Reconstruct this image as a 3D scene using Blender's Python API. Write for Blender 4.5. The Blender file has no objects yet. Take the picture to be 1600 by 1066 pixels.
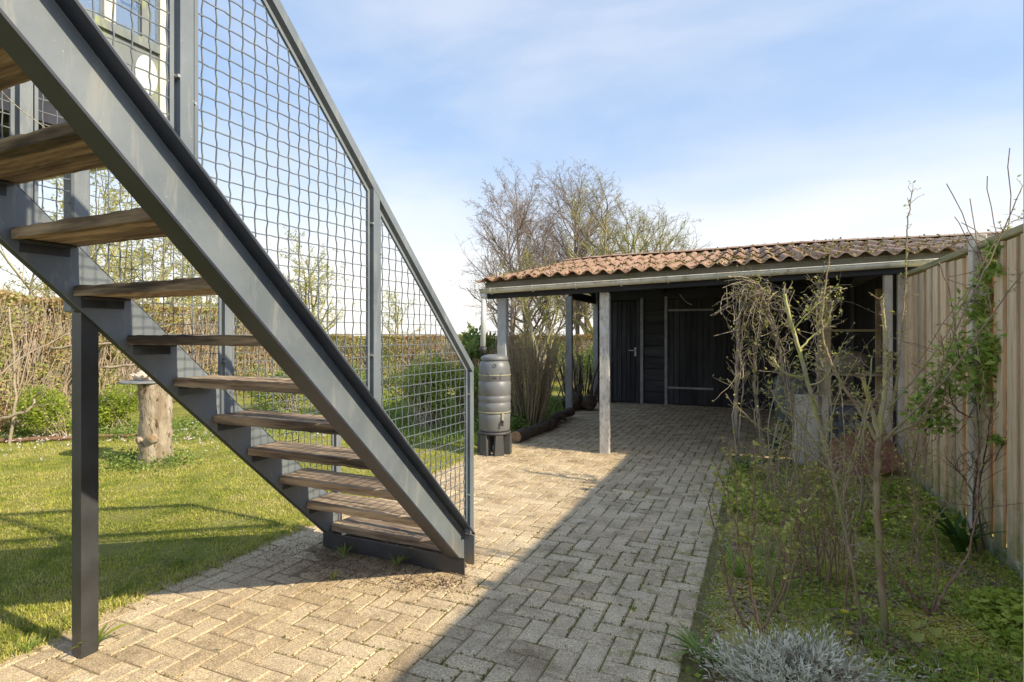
import bpy, math, random
import numpy as np
from mathutils import Vector, Matrix, noise as mnoise
R = math.radians
rng = random.Random(7)
nrg = np.random.default_rng(7)
sc = bpy.context.scene
col = sc.collection

# ------------------------------------------------------------------ camera
TH = 0.40                     # camera yaw; world +Y runs along the fence
CT, ST = math.cos(TH), math.sin(TH)
H = 1.4; F = 889.0; HZ = 524.0
cam = bpy.data.cameras.new('camera'); camo = bpy.data.objects.new('camera', cam)
col.objects.link(camo); sc.camera = camo
camo.location = (0, 0, H); camo.rotation_euler = (R(90), 0, TH)
cam.sensor_width = 36; cam.lens = F / 1600 * 36; cam.shift_y = (HZ - 533) / 1600
cam.clip_start = 0.05; cam.clip_end = 2000
# ------------------------------------------------------------------ light
SUN_EL = 36.3; SUN_AZ = math.atan2(0.995, -0.068)
w = bpy.data.worlds.new('World'); sc.world = w; w.use_nodes = True
nt = w.node_tree; nt.nodes.clear()
def N(t, ty, **k):
    n = t.nodes.new(ty)
    for a, b in k.items(): setattr(n, a, b)
    return n
out = N(nt, 'ShaderNodeOutputWorld'); bg = N(nt, 'ShaderNodeBackground')
bg.inputs['Strength'].default_value = 0.10
sky = N(nt, 'ShaderNodeTexSky', sky_type='NISHITA', sun_disc=False)
sky.sun_elevation = R(SUN_EL); sky.sun_rotation = SUN_AZ
sky.air_density = 1.0; sky.dust_density = 0.6; sky.ozone_density = 1.6
tc = N(nt, 'ShaderNodeTexCoord')
mp = N(nt, 'ShaderNodeMapping'); mp.inputs['Scale'].default_value = (1.0, 1.6, 3.2); mp.inputs['Rotation'].default_value = (0.25, 0.1, 0.5)
mp.inputs['Location'].default_value = (0.35, 0.1, 0.0)
ns = N(nt, 'ShaderNodeTexNoise'); ns.inputs['Scale'].default_value = 1.7; ns.inputs['Detail'].default_value = 7; ns.inputs['Roughness'].default_value = 0.52; ns.inputs['Distortion'].default_value = 0.3
cr = N(nt, 'ShaderNodeValToRGB'); cr.color_ramp.elements[0].position = 0.46; cr.color_ramp.elements[1].position = 0.74
sx = N(nt, 'ShaderNodeSeparateXYZ')
hz = N(nt, 'ShaderNodeMapRange'); hz.inputs['From Min'].default_value = 0.0; hz.inputs['From Max'].default_value = 0.36
hz.inputs['To Min'].default_value = 0.86; hz.inputs['To Max'].default_value = 0.02; hz.interpolation_type = 'SMOOTHSTEP'
ad = N(nt, 'ShaderNodeMath', operation='MULTIPLY_ADD'); ad.inputs[1].default_value = 0.30
ad.use_clamp = True
mx = N(nt, 'ShaderNodeMixRGB'); mx.inputs['Color2'].default_value = (4.1, 3.9, 3.6, 1)
L = nt.links.new
L(tc.outputs['Generated'], mp.inputs['Vector']); L(mp.outputs[0], ns.inputs['Vector']); L(ns.outputs['Fac'], cr.inputs[0])
L(tc.outputs['Generated'], sx.inputs[0]); L(sx.outputs['Z'], hz.inputs['Value'])
L(cr.outputs[0], ad.inputs[0]); L(hz.outputs[0], ad.inputs[2])
L(ad.outputs[0], mx.inputs[0]); vl = N(nt, 'ShaderNodeMixRGB'); vl.inputs[0].default_value = 0.72; vl.inputs['Color2'].default_value = (1.38, 1.9, 2.75, 1)
L(sky.outputs[0], vl.inputs['Color1']); L(vl.outputs[0], mx.inputs['Color1']); L(mx.outputs[0], bg.inputs['Color']); L(bg.outputs[0], out.inputs[0])
sun = bpy.data.lights.new('sun', 'SUN'); sun.energy = 2.0; sun.angle = R(0.7); sun.color = (1.0, 0.86, 0.62)
suno = bpy.data.objects.new('sun', sun); col.objects.link(suno)
sd = Vector((math.sin(SUN_AZ) * math.cos(R(SUN_EL)), math.cos(SUN_AZ) * math.cos(R(SUN_EL)), math.sin(R(SUN_EL))))
suno.rotation_euler = sd.to_track_quat('Z', 'Y').to_euler(); suno.location = sd * 30
sc.view_settings.view_transform = 'Standard'; sc.view_settings.look = 'None'
sc.view_settings.exposure = 1.66; sc.view_settings.gamma = 1.0; sc.view_settings.use_curve_mapping = False
sc.cycles.max_bounces = 8; sc.cycles.transparent_max_bounces = 16

# ------------------------------------------------------------------ placing: photo bearings -> real points
def c2w(Xc, D, z=0.0): return Vector((Xc * CT - D * ST, Xc * ST + D * CT, z))
def G(px, py, z=0.0):
    D = F * (H - z) / (py - HZ); return c2w((px - 800) / F * D, D, z)
def P(px, py, D): return c2w((px - 800) / F * D, D, H + (HZ - py) * D / F)
def nz(x, y, s=1.0, o=0.0): return mnoise.noise(Vector((x * s + o, y * s - o, o * 1.7)))

# ------------------------------------------------------------------ object helpers
def tag(o, label=None, cat=None, group=None, kind=None):
    if label: o['label'] = label
    if cat: o['category'] = cat
    if group: o['group'] = group
    if kind: o['kind'] = kind
    return o
def thing(name, label, cat, loc=(0, 0, 0), rz=0.0, group=None):
    o = bpy.data.objects.new(name, None); col.objects.link(o); o.location = loc; o.rotation_euler = (0, 0, rz)
    o.empty_display_size = 0.1
    return tag(o, label, cat, group)
def link(name, me, m=None, parent=None, loc=None, local=True):
    o = bpy.data.objects.new(name, me); col.objects.link(o)
    if m is not None and len(me.materials) == 0: me.materials.append(m)
    if parent is not None: o.parent = parent
    if loc is not None: o.location = loc
    return o
def copy_obj(o, parent=None):
    c = o.copy(); col.objects.link(c)
    if parent: c.parent = parent
    return c
class MB:
    def __init__(s): s.v = []; s.f = []; s.var = []; s.cur = 0.5
    def add(s, vs, fs):
        b = len(s.v); s.v += [tuple(p) for p in vs]; s.var += [s.cur] * len(vs)
        s.f += [tuple(i + b for i in f) for f in fs]; return s
    def box(s, a, b, M=None, bev=0.0):
        x0, y0, z0 = a; x1, y1, z1 = b
        if bev <= 0:
            vs = [(x0,y0,z0),(x1,y0,z0),(x1,y1,z0),(x0,y1,z0),(x0,y0,z1),(x1,y0,z1),(x1,y1,z1),(x0,y1,z1)]
            fs = [(0,3,2,1),(4,5,6,7),(0,1,5,4),(1,2,6,5),(2,3,7,6),(3,0,4,7)]
        else:
            e = min(bev, (x1-x0)/2.2, (y1-y0)/2.2, (z1-z0)/2.2)
            bm_v = []; idx = {}
            for ix, X in enumerate((x0, x1)):
                for iy, Y in enumerate((y0, y1)):
                    for iz, Z in enumerate((z0, z1)):
                        sx_, sy_, sz_ = (1, -1)[ix], (1, -1)[iy], (1, -1)[iz]
                        for ax in range(3):
                            p = [X, Y, Z]
                            for k, sg in enumerate((sx_, sy_, sz_)):
                                if k != ax: p[k] += sg * e
                            idx[(ix, iy, iz, ax)] = len(bm_v); bm_v.append(tuple(p))
            vs = bm_v; fs = []
            q = [(0,0),(1,0),(1,1),(0,1)]
            def key(ax, side, a_, b_):
                t = [a_, b_]; t.insert(ax, side); return tuple(t)
            for ax in range(3):
                for side in (0, 1):
                    f = [idx[key(ax, side, a_, b_) + (ax,)] for a_, b_ in q]
                    fs.append(tuple(f))
            for ax in range(3):        # edges along ax
                o1, o2 = [k for k in range(3) if k != ax]
                for a_ in (0, 1):
                    for b_ in (0, 1):
                        def kk(s_, which):
                            t = [0,0,0]; t[ax] = s_; t[o1] = a_; t[o2] = b_; return idx[tuple(t) + (which,)]
                        fs.append((kk(0, o1), kk(1, o1), kk(1, o2), kk(0, o2)))
            for ix in (0, 1):
                for iy in (0, 1):
                    for iz in (0, 1):
                        fs.append((idx[(ix,iy,iz,0)], idx[(ix,iy,iz,1)], idx[(ix,iy,iz,2)]))
        if M is not None: vs = [M @ Vector(p) for p in vs]
        return s.add(vs, fs)
    def prism(s, poly, z0, z1, axis='z', M=None):
        n = len(poly)
        def mk(p, t):
            if axis == 'z': return (p[0], p[1], t)
            if axis == 'x': return (t, p[0], p[1])
            return (p[0], t, p[1])
        vs = [mk(p, z0) for p in poly] + [mk(p, z1) for p in poly]
        fs = [tuple(range(n))[::-1], tuple(range(n, 2 * n))] + [(i, (i + 1) % n, (i + 1) % n + n, i + n) for i in range(n)]
        if M is not None: vs = [M @ Vector(p) for p in vs]
        return s.add(vs, fs)
    def tube(s, pts, rads, sides=5, cap=True, rough=0.0):
        pts = [Vector(p) for p in pts]
        if not hasattr(rads, '__len__'): rads = [rads] * len(pts)
        vs = []; fs = []; pr = None
        for i, p in enumerate(pts):
            d = (pts[min(i + 1, len(pts) - 1)] - pts[max(i - 1, 0)])
            d = d.normalized() if d.length > 1e-9 else Vector((0, 0, 1))
            if pr is None: pr = d.orthogonal().normalized()
            pr = (pr - d * pr.dot(d))
            pr = pr.normalized() if pr.length > 1e-6 else d.orthogonal().normalized()
            q = d.cross(pr)
            for k in range(sides):
                a = 2 * math.pi * k / sides
                r = rads[i] * (1 + (rough * nz(p.z * 3 + k * 3.1, i * .7 + p.x, 2.0) if rough else 0))
                vs.append(p + (pr * math.cos(a) + q * math.sin(a)) * r)
        for i in range(len(pts) - 1):
            for k in range(sides):
                a = i * sides + k; b = i * sides + (k + 1) % sides
                fs.append((a, b, b + sides, a + sides))
        if cap:
            fs.append(tuple(range(sides))[::-1]); fs.append(tuple(range((len(pts) - 1) * sides, len(pts) * sides)))
        return s.add(vs, fs)
    def lathe(s, prof, seg=24, c=(0, 0), M=None):
        vs = []; fs = []
        for r, z in prof:
            for k in range(seg):
                a = 2 * math.pi * k / seg; vs.append((c[0] + r * math.cos(a), c[1] + r * math.sin(a), z))
        for i in range(len(prof) - 1):
            for k in range(seg):
                a = i * seg + k; b = i * seg + (k + 1) % seg; fs.append((a, b, b + seg, a + seg))
        fs.append(tuple(range(seg))[::-1]); n = (len(prof) - 1) * seg; fs.append(tuple(range(n, n + seg)))
        if M is not None: vs = [M @ Vector(p) for p in vs]
        return s.add(vs, fs)
    def mesh(s, name, smooth=False, m=None):
        me = bpy.data.meshes.new(name); me.from_pydata(s.v, [], s.f)
        at = me.attributes.new('var', 'FLOAT', 'POINT'); at.data.foreach_set('value', np.array(s.var, 'f'))
        if smooth: me.polygons.foreach_set('use_smooth', [True] * len(me.polygons))
        if m: me.materials.append(m)
        me.update(); return me
    def build(s, name, m, parent=None, smooth=False, label=None, cat=None, group=None, kind=None, loc=None):
        o = link(name, s.mesh(name, smooth), m, parent, loc); return tag(o, label, cat, group, kind)

def quads_mesh(name, V, n, var, m, tri_pat=((0, 1, 2, 3),)):
    """V: (N*n,3) verts, n per element, faces by pattern"""
    Ne = len(V) // n
    me = bpy.data.meshes.new(name)
    pats = [np.array(p) for p in tri_pat]
    base = np.arange(Ne) * n
    loops = []; starts = []; tot = []
    faces = []
    for p in pats: faces.append(base[:, None] + p[None, :])
    li = np.concatenate([f.ravel() for f in faces]); lens = np.concatenate([np.full(Ne, len(p)) for p in pats])
    me.vertices.add(len(V)); me.vertices.foreach_set('co', V.astype('f').ravel())
    me.loops.add(len(li)); me.loops.foreach_set('vertex_index', li.astype('i'))
    me.polygons.add(len(lens)); st = np.concatenate([[0], np.cumsum(lens)[:-1]])
    me.polygons.foreach_set('loop_start', st.astype('i'))
    me.update(calc_edges=True)
    at = me.attributes.new('var', 'FLOAT', 'POINT'); at.data.foreach_set('value', np.repeat(var, n).astype('f'))
    me.materials.append(m); me.validate(); return me
def leaves_mesh(name, pos, size, m, up=0.3, aspect=0.5, var=None, droop=0.0, fold=0.25, flat=0.0):
    """diamond shaped folded leaves, random directions"""
    n = len(pos)
    if not hasattr(size, '__len__'): size = size * nrg.uniform(0.6, 1.35, n)
    d = nrg.normal(size=(n, 3)); d[:, 2] = d[:, 2] * 0.6 + up; d /= np.linalg.norm(d, axis=1)[:, None]
    r = nrg.normal(size=(n, 3))
    if flat:
        d[:, 2] *= (1 - flat); d /= np.linalg.norm(d, axis=1)[:, None] + 1e-9; r = r * (1 - flat) * .8 + np.array([0, 0, 1.0])
    s_ = np.cross(d, r); s_ /= np.linalg.norm(s_, axis=1)[:, None] + 1e-9
    nn = np.cross(d, s_)
    L_ = size[:, None]; W = L_ * aspect * 0.5
    a = pos; b = pos + d * L_ * 0.45 + s_ * W + nn * L_ * fold * 0.3; c = pos + d * L_ - nn * L_ * droop; e = pos + d * L_ * 0.45 - s_ * W + nn * L_ * fold * 0.3
    V = np.stack([a, b, c, e], 1).reshape(-1, 3)
    if var is None: var = nrg.uniform(0, 1, n)
    return quads_mesh(name, V, 4, var, m, ((0, 1, 2), (0, 2, 3)))
def blades_mesh(name, pos, h, m, width=0.006, lean=0.5, var=None, segs=1):
    n = len(pos); hh = (h * nrg.uniform(0.5, 1.3, n))[:, None] if not hasattr(h, '__len__') else h[:, None]
    a = nrg.uniform(0, 2 * np.pi, n); b = nrg.uniform(0, 2 * np.pi, n)
    dr = np.stack([np.cos(a), np.sin(a), np.zeros(n)], 1); sd_ = np.stack([np.cos(b), np.sin(b), np.zeros(n)], 1) * width * 0.5 * nrg.uniform(.6, 1.4, n)[:, None]
    le = (nrg.uniform(0.1, 1, n) * lean)[:, None]
    z = np.array([0, 0, 1.0])
    m1 = pos + z * hh * 0.6 + dr * hh * le * 0.35; tip = pos + z * hh * (1 - 0.35 * le) + dr * hh * le
    V = np.stack([pos - sd_, pos + sd_, m1 + sd_ * .8, tip, m1 - sd_ * .8], 1).reshape(-1, 3)
    if var is None: var = nrg.uniform(0, 1, n)
    return quads_mesh(name, V, 5, var, m, ((0, 1, 2, 4), (4, 2, 3)))

# ------------------------------------------------------------------ materials
def ramp(t, stops, inp=None):
    r = N(t, 'ShaderNodeValToRGB'); e = r.color_ramp.elements
    while len(e) < len(stops): e.new(0.5)
    for el, (p, c) in zip(e, stops): el.position = p; el.color = (*c, 1) if len(c) == 3 else c
    if inp is not None: t.links.new(inp, r.inputs[0])
    return r
def base_mat(name):
    m = bpy.data.materials.new(name); m.use_nodes = True; t = m.node_tree; t.nodes.clear()
    o = N(t, 'ShaderNodeOutputMaterial'); p = N(t, 'ShaderNodeBsdfPrincipled'); t.links.new(p.outputs[0], o.inputs[0]); return m, t, p, o
def noise_n(t, scale, detail=4, rough=0.55, vec=None, dist=0.0):
    n = N(t, 'ShaderNodeTexNoise'); n.inputs['Scale'].default_value = scale; n.inputs['Detail'].default_value = detail
    n.inputs['Roughness'].default_value = rough; n.inputs['Distortion'].default_value = dist
    if vec is not None: t.links.new(vec, n.inputs['Vector'])
    return n
def posv(t, scale=(1, 1, 1), obj=False):
    if obj: g = N(t, 'ShaderNodeTexCoord').outputs['Object']
    else: g = N(t, 'ShaderNodeNewGeometry').outputs['Position']
    if scale == (1, 1, 1): return g
    mp_ = N(t, 'ShaderNodeMapping'); mp_.inputs['Scale'].default_value = scale; t.links.new(g, mp_.inputs['Vector']); return mp_.outputs[0]
def mixc(t, a, b, fac, mode='MIX'):
    m = N(t, 'ShaderNodeMixRGB', blend_type=mode)
    for k, x in ((0, fac), (1, a), (2, b)):
        if isinstance(x, (int, float)): m.inputs[k].default_value = x
        elif isinstance(x, tuple): m.inputs[k].default_value = (*x, 1) if len(x) == 3 else x
        else: t.links.new(x, m.inputs[k])
    return m.outputs[0]
def bumpit(t, p, h, strength=0.4, dist=0.01):
    b = N(t, 'ShaderNodeBump'); b.inputs['Strength'].default_value = strength; b.inputs['Distance'].default_value = dist
    t.links.new(h, b.inputs['Height']); t.links.new(b.outputs[0], p.inputs['Normal'])
def mat(name, c1, c2, scale=8, c3=None, s3=30, f3=(0.55, 0.75), rough=0.8, bump=0.3, bd=0.005, bs=None, stretch=(1, 1, 1), obj=False, metal=0.0, spec=None, detail=5, lo=0.35, hi=0.65, varmix=0.0, varcol=(0, 0, 0)):
    m, t, p, o = base_mat(name); v = posv(t, stretch, obj)
    n1 = noise_n(t, scale, detail, 0.6, v); r = ramp(t, [(lo, c1), (hi, c2)], n1.outputs['Fac']); c = r.outputs[0]
    if c3 is not None:
        n3 = noise_n(t, s3, 5, 0.65, v); k = ramp(t, [(f3[0], (0, 0, 0)), (f3[1], (1, 1, 1))], n3.outputs['Fac']); c = mixc(t, c, c3, k.outputs[0])
    if varmix:
        a = N(t, 'ShaderNodeAttribute', attribute_name='var'); c = mixc(t, c, ramp(t, [(0, (1 - varmix,) * 3), (1, (1 + varmix,) * 3)], a.outputs['Fac']).outputs[0], 1.0, 'MULTIPLY')
    t.links.new(c, p.inputs['Base Color'])
    if isinstance(rough, tuple):
        rr = N(t, 'ShaderNodeMapRange'); rr.inputs['To Min'].default_value = rough[0]; rr.inputs['To Max'].default_value = rough[1]; t.links.new(n1.outputs['Fac'], rr.inputs[0]); t.links.new(rr.outputs[0], p.inputs['Roughness'])
    else: p.inputs['Roughness'].default_value = rough
    p.inputs['Metallic'].default_value = metal
    if spec is not None: p.inputs['Specular IOR Level'].default_value = spec
    if bump:
        nb = noise_n(t, bs or scale * 6, 6, 0.65, v); bumpit(t, p, nb.outputs['Fac'], bump, bd)
    return m
def leafmat(name, cols, trans=0.35, rough=0.55):
    m, t, p, o = base_mat(name)
    a = N(t, 'ShaderNodeAttribute', attribute_name='var'); k = len(cols)
    r = ramp(t, [(i / max(1, k - 1), c) for i, c in enumerate(cols)], a.outputs['Fac'])
    t.links.new(r.outputs[0], p.inputs['Base Color']); p.inputs['Roughness'].default_value = rough
    p.inputs['Specular IOR Level'].default_value = 0.25
    tr = N(t, 'ShaderNodeBsdfTranslucent'); t.links.new(r.outputs[0], tr.inputs[0]); ms = N(t, 'ShaderNodeMixShader'); ms.inputs[0].default_value = trans
    t.links.new(p.outputs[0], ms.inputs[1]); t.links.new(tr.outputs[0], ms.inputs[2]); t.links.new(ms.outputs[0], o.inputs[0]); return m

def paver_mat():
    m, t, p, o = base_mat('concrete_paver'); v = posv(t)
    a = N(t, 'ShaderNodeAttribute', attribute_name='var')
    base = ramp(t, [(0, (.52, .42, .285)), (0.3, (.59, .485, .335)), (.7, (.63, .52, .36)), (1, (.66, .555, .40))], a.outputs['Fac']).outputs[0]
    n1 = noise_n(t, 4.0, 6, .7, v, .6); base = mixc(t, base, ramp(t, [(.32, (.62, .59, .55)), (.5, (.96, .95, .94)), (.7, (1.12, 1.1, 1.04))], n1.outputs['Fac']).outputs[0], 1.0, 'MULTIPLY')
    sp = noise_n(t, 170, 3, .6, v); base = mixc(t, base, ramp(t, [(.34, (.35, .33, .31)), (.47, (.95, .95, .95)), (.57, (1.05, 1.05, 1.05)), (.66, (1.75, 1.7, 1.65))], sp.outputs['Fac']).outputs[0], 0.85, 'MULTIPLY')
    sp2 = noise_n(t, 60, 4, .7, v); base = mixc(t, base, ramp(t, [(.35, (.72, .70, .68)), (.6, (1.08, 1.06, 1.03))], sp2.outputs['Fac']).outputs[0], 0.8, 'MULTIPLY')
    li = noise_n(t, 14, 5, .7, v); base = mixc(t, base, (.50, .47, .40), ramp(t, [(.66, (0, 0, 0)), (.74, (.7, .7, .7))], li.outputs['Fac']).outputs[0])
    # moss creeping, more to the bed side
    sx_ = N(t, 'ShaderNodeSeparateXYZ'); t.links.new(v, sx_.inputs[0]); mr = N(t, 'ShaderNodeMapRange'); t.links.new(sx_.outputs['X'], mr.inputs[0])
    mr.inputs['From Min'].default_value = -1.5; mr.inputs['From Max'].default_value = -.2; mr.inputs['To Min'].default_value = -.11; mr.inputs['To Max'].default_value = .075
    mo = noise_n(t, 9, 6, .75, v, .4); ad_ = N(t, 'ShaderNodeMath', operation='ADD'); t.links.new(mo.outputs['Fac'], ad_.inputs[0]); t.links.new(mr.outputs[0], ad_.inputs[1])
    base = mixc(t, base, (.27, .25, .09), ramp(t, [(.575, (0, 0, 0)), (.68, (.8, .8, .8))], ad_.outputs[0]).outputs[0])
    t.links.new(base, p.inputs['Base Color']); p.inputs['Roughness'].default_value = .9; p.inputs['Specular IOR Level'].default_value = .2
    bumpit(t, p, mixc(t, sp.outputs['Fac'], sp2.outputs['Fac'], .5), .55, .004); return m
M_paver = paver_mat()
def joint_mat():
    m, t, p, o = base_mat('joint_sand'); v = posv(t)
    n1 = noise_n(t, 5, 6, .7, v); g = N(t, 'ShaderNodeSeparateXYZ'); t.links.new(v, g.inputs[0])
    mr = N(t, 'ShaderNodeMapRange'); t.links.new(g.outputs['X'], mr.inputs[0]); mr.inputs['From Min'].default_value = -2.6; mr.inputs['From Max'].default_value = -.6
    mr.inputs['To Min'].default_value = -.16; mr.inputs['To Max'].default_value = .10
    ad_ = N(t, 'ShaderNodeMath', operation='ADD'); t.links.new(n1.outputs['Fac'], ad_.inputs[0]); t.links.new(mr.outputs[0], ad_.inputs[1])
    s = noise_n(t, 180, 3, .6, v); sand = ramp(t, [(.3, (.20, .15, .095)), (.7, (.36, .285, .18))], s.outputs['Fac']).outputs[0]
    s2 = noise_n(t, 70, 3, .6, v); moss = ramp(t, [(.3, (.09, .08, .025)), (.7, (.22, .19, .06))], s2.outputs['Fac']).outputs[0]
    c = mixc(t, sand, moss, ramp(t, [(.47, (0, 0, 0)), (.55, (1, 1, 1))], ad_.outputs[0]).outputs[0])
    t.links.new(c, p.inputs['Base Color']); p.inputs['Roughness'].default_value = .95; bumpit(t, p, s.outputs['Fac'], .6, .006); return m
M_joint = joint_mat()
def steel_mat():
    m, t, p, o = base_mat('grey_coated_steel'); v = posv(t)
    g = noise_n(t, 2.4, 5, .6, v); c = ramp(t, [(.35, (.135, .16, .185)), (.65, (.205, .235, .262))], g.outputs['Fac']).outputs[0]
    st = noise_n(t, 16, 6, .75, posv(t, (1, 1, .18)), .4); c = mixc(t, c, (.33, .33, .31), ramp(t, [(.54, (0, 0, 0)), (.72, (.55, .55, .55))], st.outputs['Fac']).outputs[0])
    sp = noise_n(t, 95, 3, .6, v); c = mixc(t, c, (.42, .40, .36), ramp(t, [(.69, (0, 0, 0)), (.73, (.9, .9, .9))], sp.outputs['Fac']).outputs[0])
    ru = noise_n(t, 38, 5, .8, v, .5); c = mixc(t, c, (.16, .085, .045), ramp(t, [(.70, (0, 0, 0)), (.76, (.8, .8, .8))], ru.outputs['Fac']).outputs[0])
    gz = N(t, 'ShaderNodeSeparateXYZ'); t.links.new(v, gz.inputs[0]); mr = N(t, 'ShaderNodeMapRange'); t.links.new(gz.outputs['Z'], mr.inputs[0]); mr.inputs['From Max'].default_value = .3; mr.inputs['To Min'].default_value = .25; mr.inputs['To Max'].default_value = -.15
    a2 = N(t, 'ShaderNodeMath', operation='ADD'); t.links.new(mr.outputs[0], a2.inputs[0]); t.links.new(st.outputs['Fac'], a2.inputs[1]); c = mixc(t, c, (.26, .21, .15), ramp(t, [(.5, (0, 0, 0)), (.75, (.7, .7, .7))], a2.outputs[0]).outputs[0])
    t.links.new(c, p.inputs['Base Color']); r = N(t, 'ShaderNodeMapRange'); r.inputs['To Min'].default_value = .28; r.inputs['To Max'].default_value = .62; t.links.new(st.outputs['Fac'], r.inputs[0]); t.links.new(r.outputs[0], p.inputs['Roughness'])
    bumpit(t, p, sp.outputs['Fac'], .12, .002); return m
M_steel = steel_mat()
M_steel_dark = mat('dark_coated_steel', (.035, .037, .04), (.06, .063, .07), 5, (.25, .26, .27), 90, (.72, .76), rough=(.3, .5), bump=.1, bs=60, bd=.002)
M_flange = mat('shade_darkened_grimy_steel', (.022, .027, .042), (.045, .05, .068), 4, (.16, .15, .14), 110, (.68, .74), rough=(.3, .5), bump=.1, bs=60, bd=.002)  # navy tone paints in the flange underside's shade; pale specks are grime
M_wire = mat('grey_coated_wire', (.12, .14, .155), (.17, .195, .215), 20, rough=.45, bump=0)
M_bolt = mat('zinc_bolt', (.5, .48, .45), (.6, .58, .55), 20, (.25, .12, .06), 80, rough=.35, bump=0, metal=.8)
def wood(name, a, b, c3, axis, rough=.8, s=6, bump=.6, f3=(.5, .72), obj=True, s3=5):
    st = [1, 1, 1]; st = tuple(.12 if i == axis else 1.6 for i in range(3))
    return mat(name, a, b, s * 3, c3, s3, f3, rough=rough, bump=bump, bs=s * 12, bd=.004, stretch=st, obj=obj, varmix=.22, detail=7)
M_tread = wood('weathered_hardwood', (.10, .066, .042), (.52, .39, .26), (.04, .03, .022), 0, rough=.85, f3=(.47, .63), s3=4.2, bump=1.0)
M_slat = wood('weathered_softwood', (.52, .43, .29), (.72, .61, .43), (.44, .41, .28), 2, rough=.85, s=5)
def slat_mat():
    m, t, p, o = base_mat('weathered_slat'); v = posv(t, (1.6, 1.6, .12), True)
    oi = N(t, 'ShaderNodeObjectInfo'); of = N(t, 'ShaderNodeVectorMath', operation='ADD'); cx_ = N(t, 'ShaderNodeCombineXYZ'); ml = N(t, 'ShaderNodeMath', operation='MULTIPLY'); ml.inputs[1].default_value = 37.0
    t.links.new(oi.outputs['Random'], ml.inputs[0]); t.links.new(ml.outputs[0], cx_.inputs[0]); t.links.new(ml.outputs[0], cx_.inputs[2]); t.links.new(v, of.inputs[0]); t.links.new(cx_.outputs[0], of.inputs[1]); v = of.outputs[0]
    g = noise_n(t, 26, 7, .7, v); c = ramp(t, [(.3, (.46, .34, .215)), (.5, (.72, .57, .375)), (.7, (.84, .70, .50))], g.outputs['Fac']).outputs[0]
    c = mixc(t, c, ramp(t, [(0, (.74, .70, .66)), (.5, (1, .98, .95)), (1, (1.14, 1.1, 1.02))], oi.outputs['Random']).outputs[0], 1., 'MULTIPLY')
    g2 = noise_n(t, 5, 5, .65, v); c = mixc(t, c, (.36, .33, .27), ramp(t, [(.5, (0, 0, 0)), (.7, (.8, .8, .8))], g2.outputs['Fac']).outputs[0])
    pz_ = N(t, 'ShaderNodeSeparateXYZ'); t.links.new(posv(t), pz_.inputs[0]); mr = N(t, 'ShaderNodeMapRange'); t.links.new(pz_.outputs['Z'], mr.inputs[0]); mr.inputs['From Min'].default_value = 0.; mr.inputs['From Max'].default_value = .75; mr.inputs['To Min'].default_value = .28; mr.inputs['To Max'].default_value = -.1
    g3 = noise_n(t, 9, 5, .7, posv(t)); ad_ = N(t, 'ShaderNodeMath', operation='ADD'); t.links.new(g3.outputs['Fac'], ad_.inputs[0]); t.links.new(mr.outputs[0], ad_.inputs[1])
    c = mixc(t, c, (.30, .32, .13), ramp(t, [(.55, (0, 0, 0)), (.75, (.75, .75, .75))], ad_.outputs[0]).outputs[0])
    t.links.new(c, p.inputs['Base Color']); p.inputs['Roughness'].default_value = .85; bumpit(t, p, g.outputs['Fac'], .7, .004); return m
M_fslat = slat_mat()
M_slatback = wood('brown_softwood', (.36, .20, .085), (.52, .31, .15), (.15, .13, .06), 2, rough=.85, s=5)
M_cap = wood('mossy_softwood', (.28, .26, .12), (.42, .37, .22), (.12, .14, .03), 1, rough=.9, s=5)
M_conc = mat('rough_concrete', (.54, .49, .41), (.72, .67, .57), 5, (.36, .34, .22), 14, (.58, .72), rough=.9, bump=.5, bs=70, bd=.006)
M_board_conc = mat('mossy_concrete', (.30, .31, .18), (.50, .48, .36), 6, (.16, .2, .05), 9, (.45, .62), rough=.9, bump=.5, bs=60, bd=.006)
M_whitepost = mat('flaking_white_paint', (.50, .48, .44), (.68, .66, .62), 18, (.34, .31, .27), 45, (.50, .66), rough=.85, bump=.5, bs=90, bd=.004, stretch=(1, 1, .35))
M_greypost = mat('grey_painted_post', (.34, .35, .35), (.48, .49, .49), 9, (.2, .2, .18), 30, (.6, .72), rough=.8, bump=.3, bs=60, stretch=(1, 1, .4))
M_black = mat('black_stained_board', (.022, .023, .027), (.055, .056, .062), 9, (.09, .09, .088), 40, (.62, .8), rough=.75, bump=.5, bs=50, stretch=(1, 1, .1), varmix=.35)
M_blackh = mat('black_stained_plank', (.025, .026, .03), (.06, .061, .067), 9, (.09, .09, .088), 40, (.62, .8), rough=.75, bump=.5, bs=50, stretch=(.1, .1, 1), varmix=.35)
M_beamdk = mat('dark_beam', (.016, .018, .028), (.035, .038, .055), 7, rough=.7, bump=.3, stretch=(.3, 1, 1))
M_strip = mat('grey_metal_strip', (.25, .25, .25), (.4, .4, .39), 10, (.15, .1, .07), 40, (.6, .75), rough=.6, bump=.2)
M_fascia = mat('weathered_fascia', (.14, .13, .10), (.26, .24, .19), 6, (.12, .13, .06), 15, (.5, .7), rough=.9, bump=.5, stretch=(.2, 1, 1))
M_gutter = mat('weathered_grey_plastic', (.55, .53, .44), (.70, .68, .60), 5, (.33, .32, .2), 13, (.52, .7), rough=.55, bump=.15, bs=50)
M_pipe = mat('pale_grey_pipe', (.52, .53, .53), (.62, .63, .63), 5, (.35, .35, .3), 20, (.6, .8), rough=.5, bump=.1)
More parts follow.
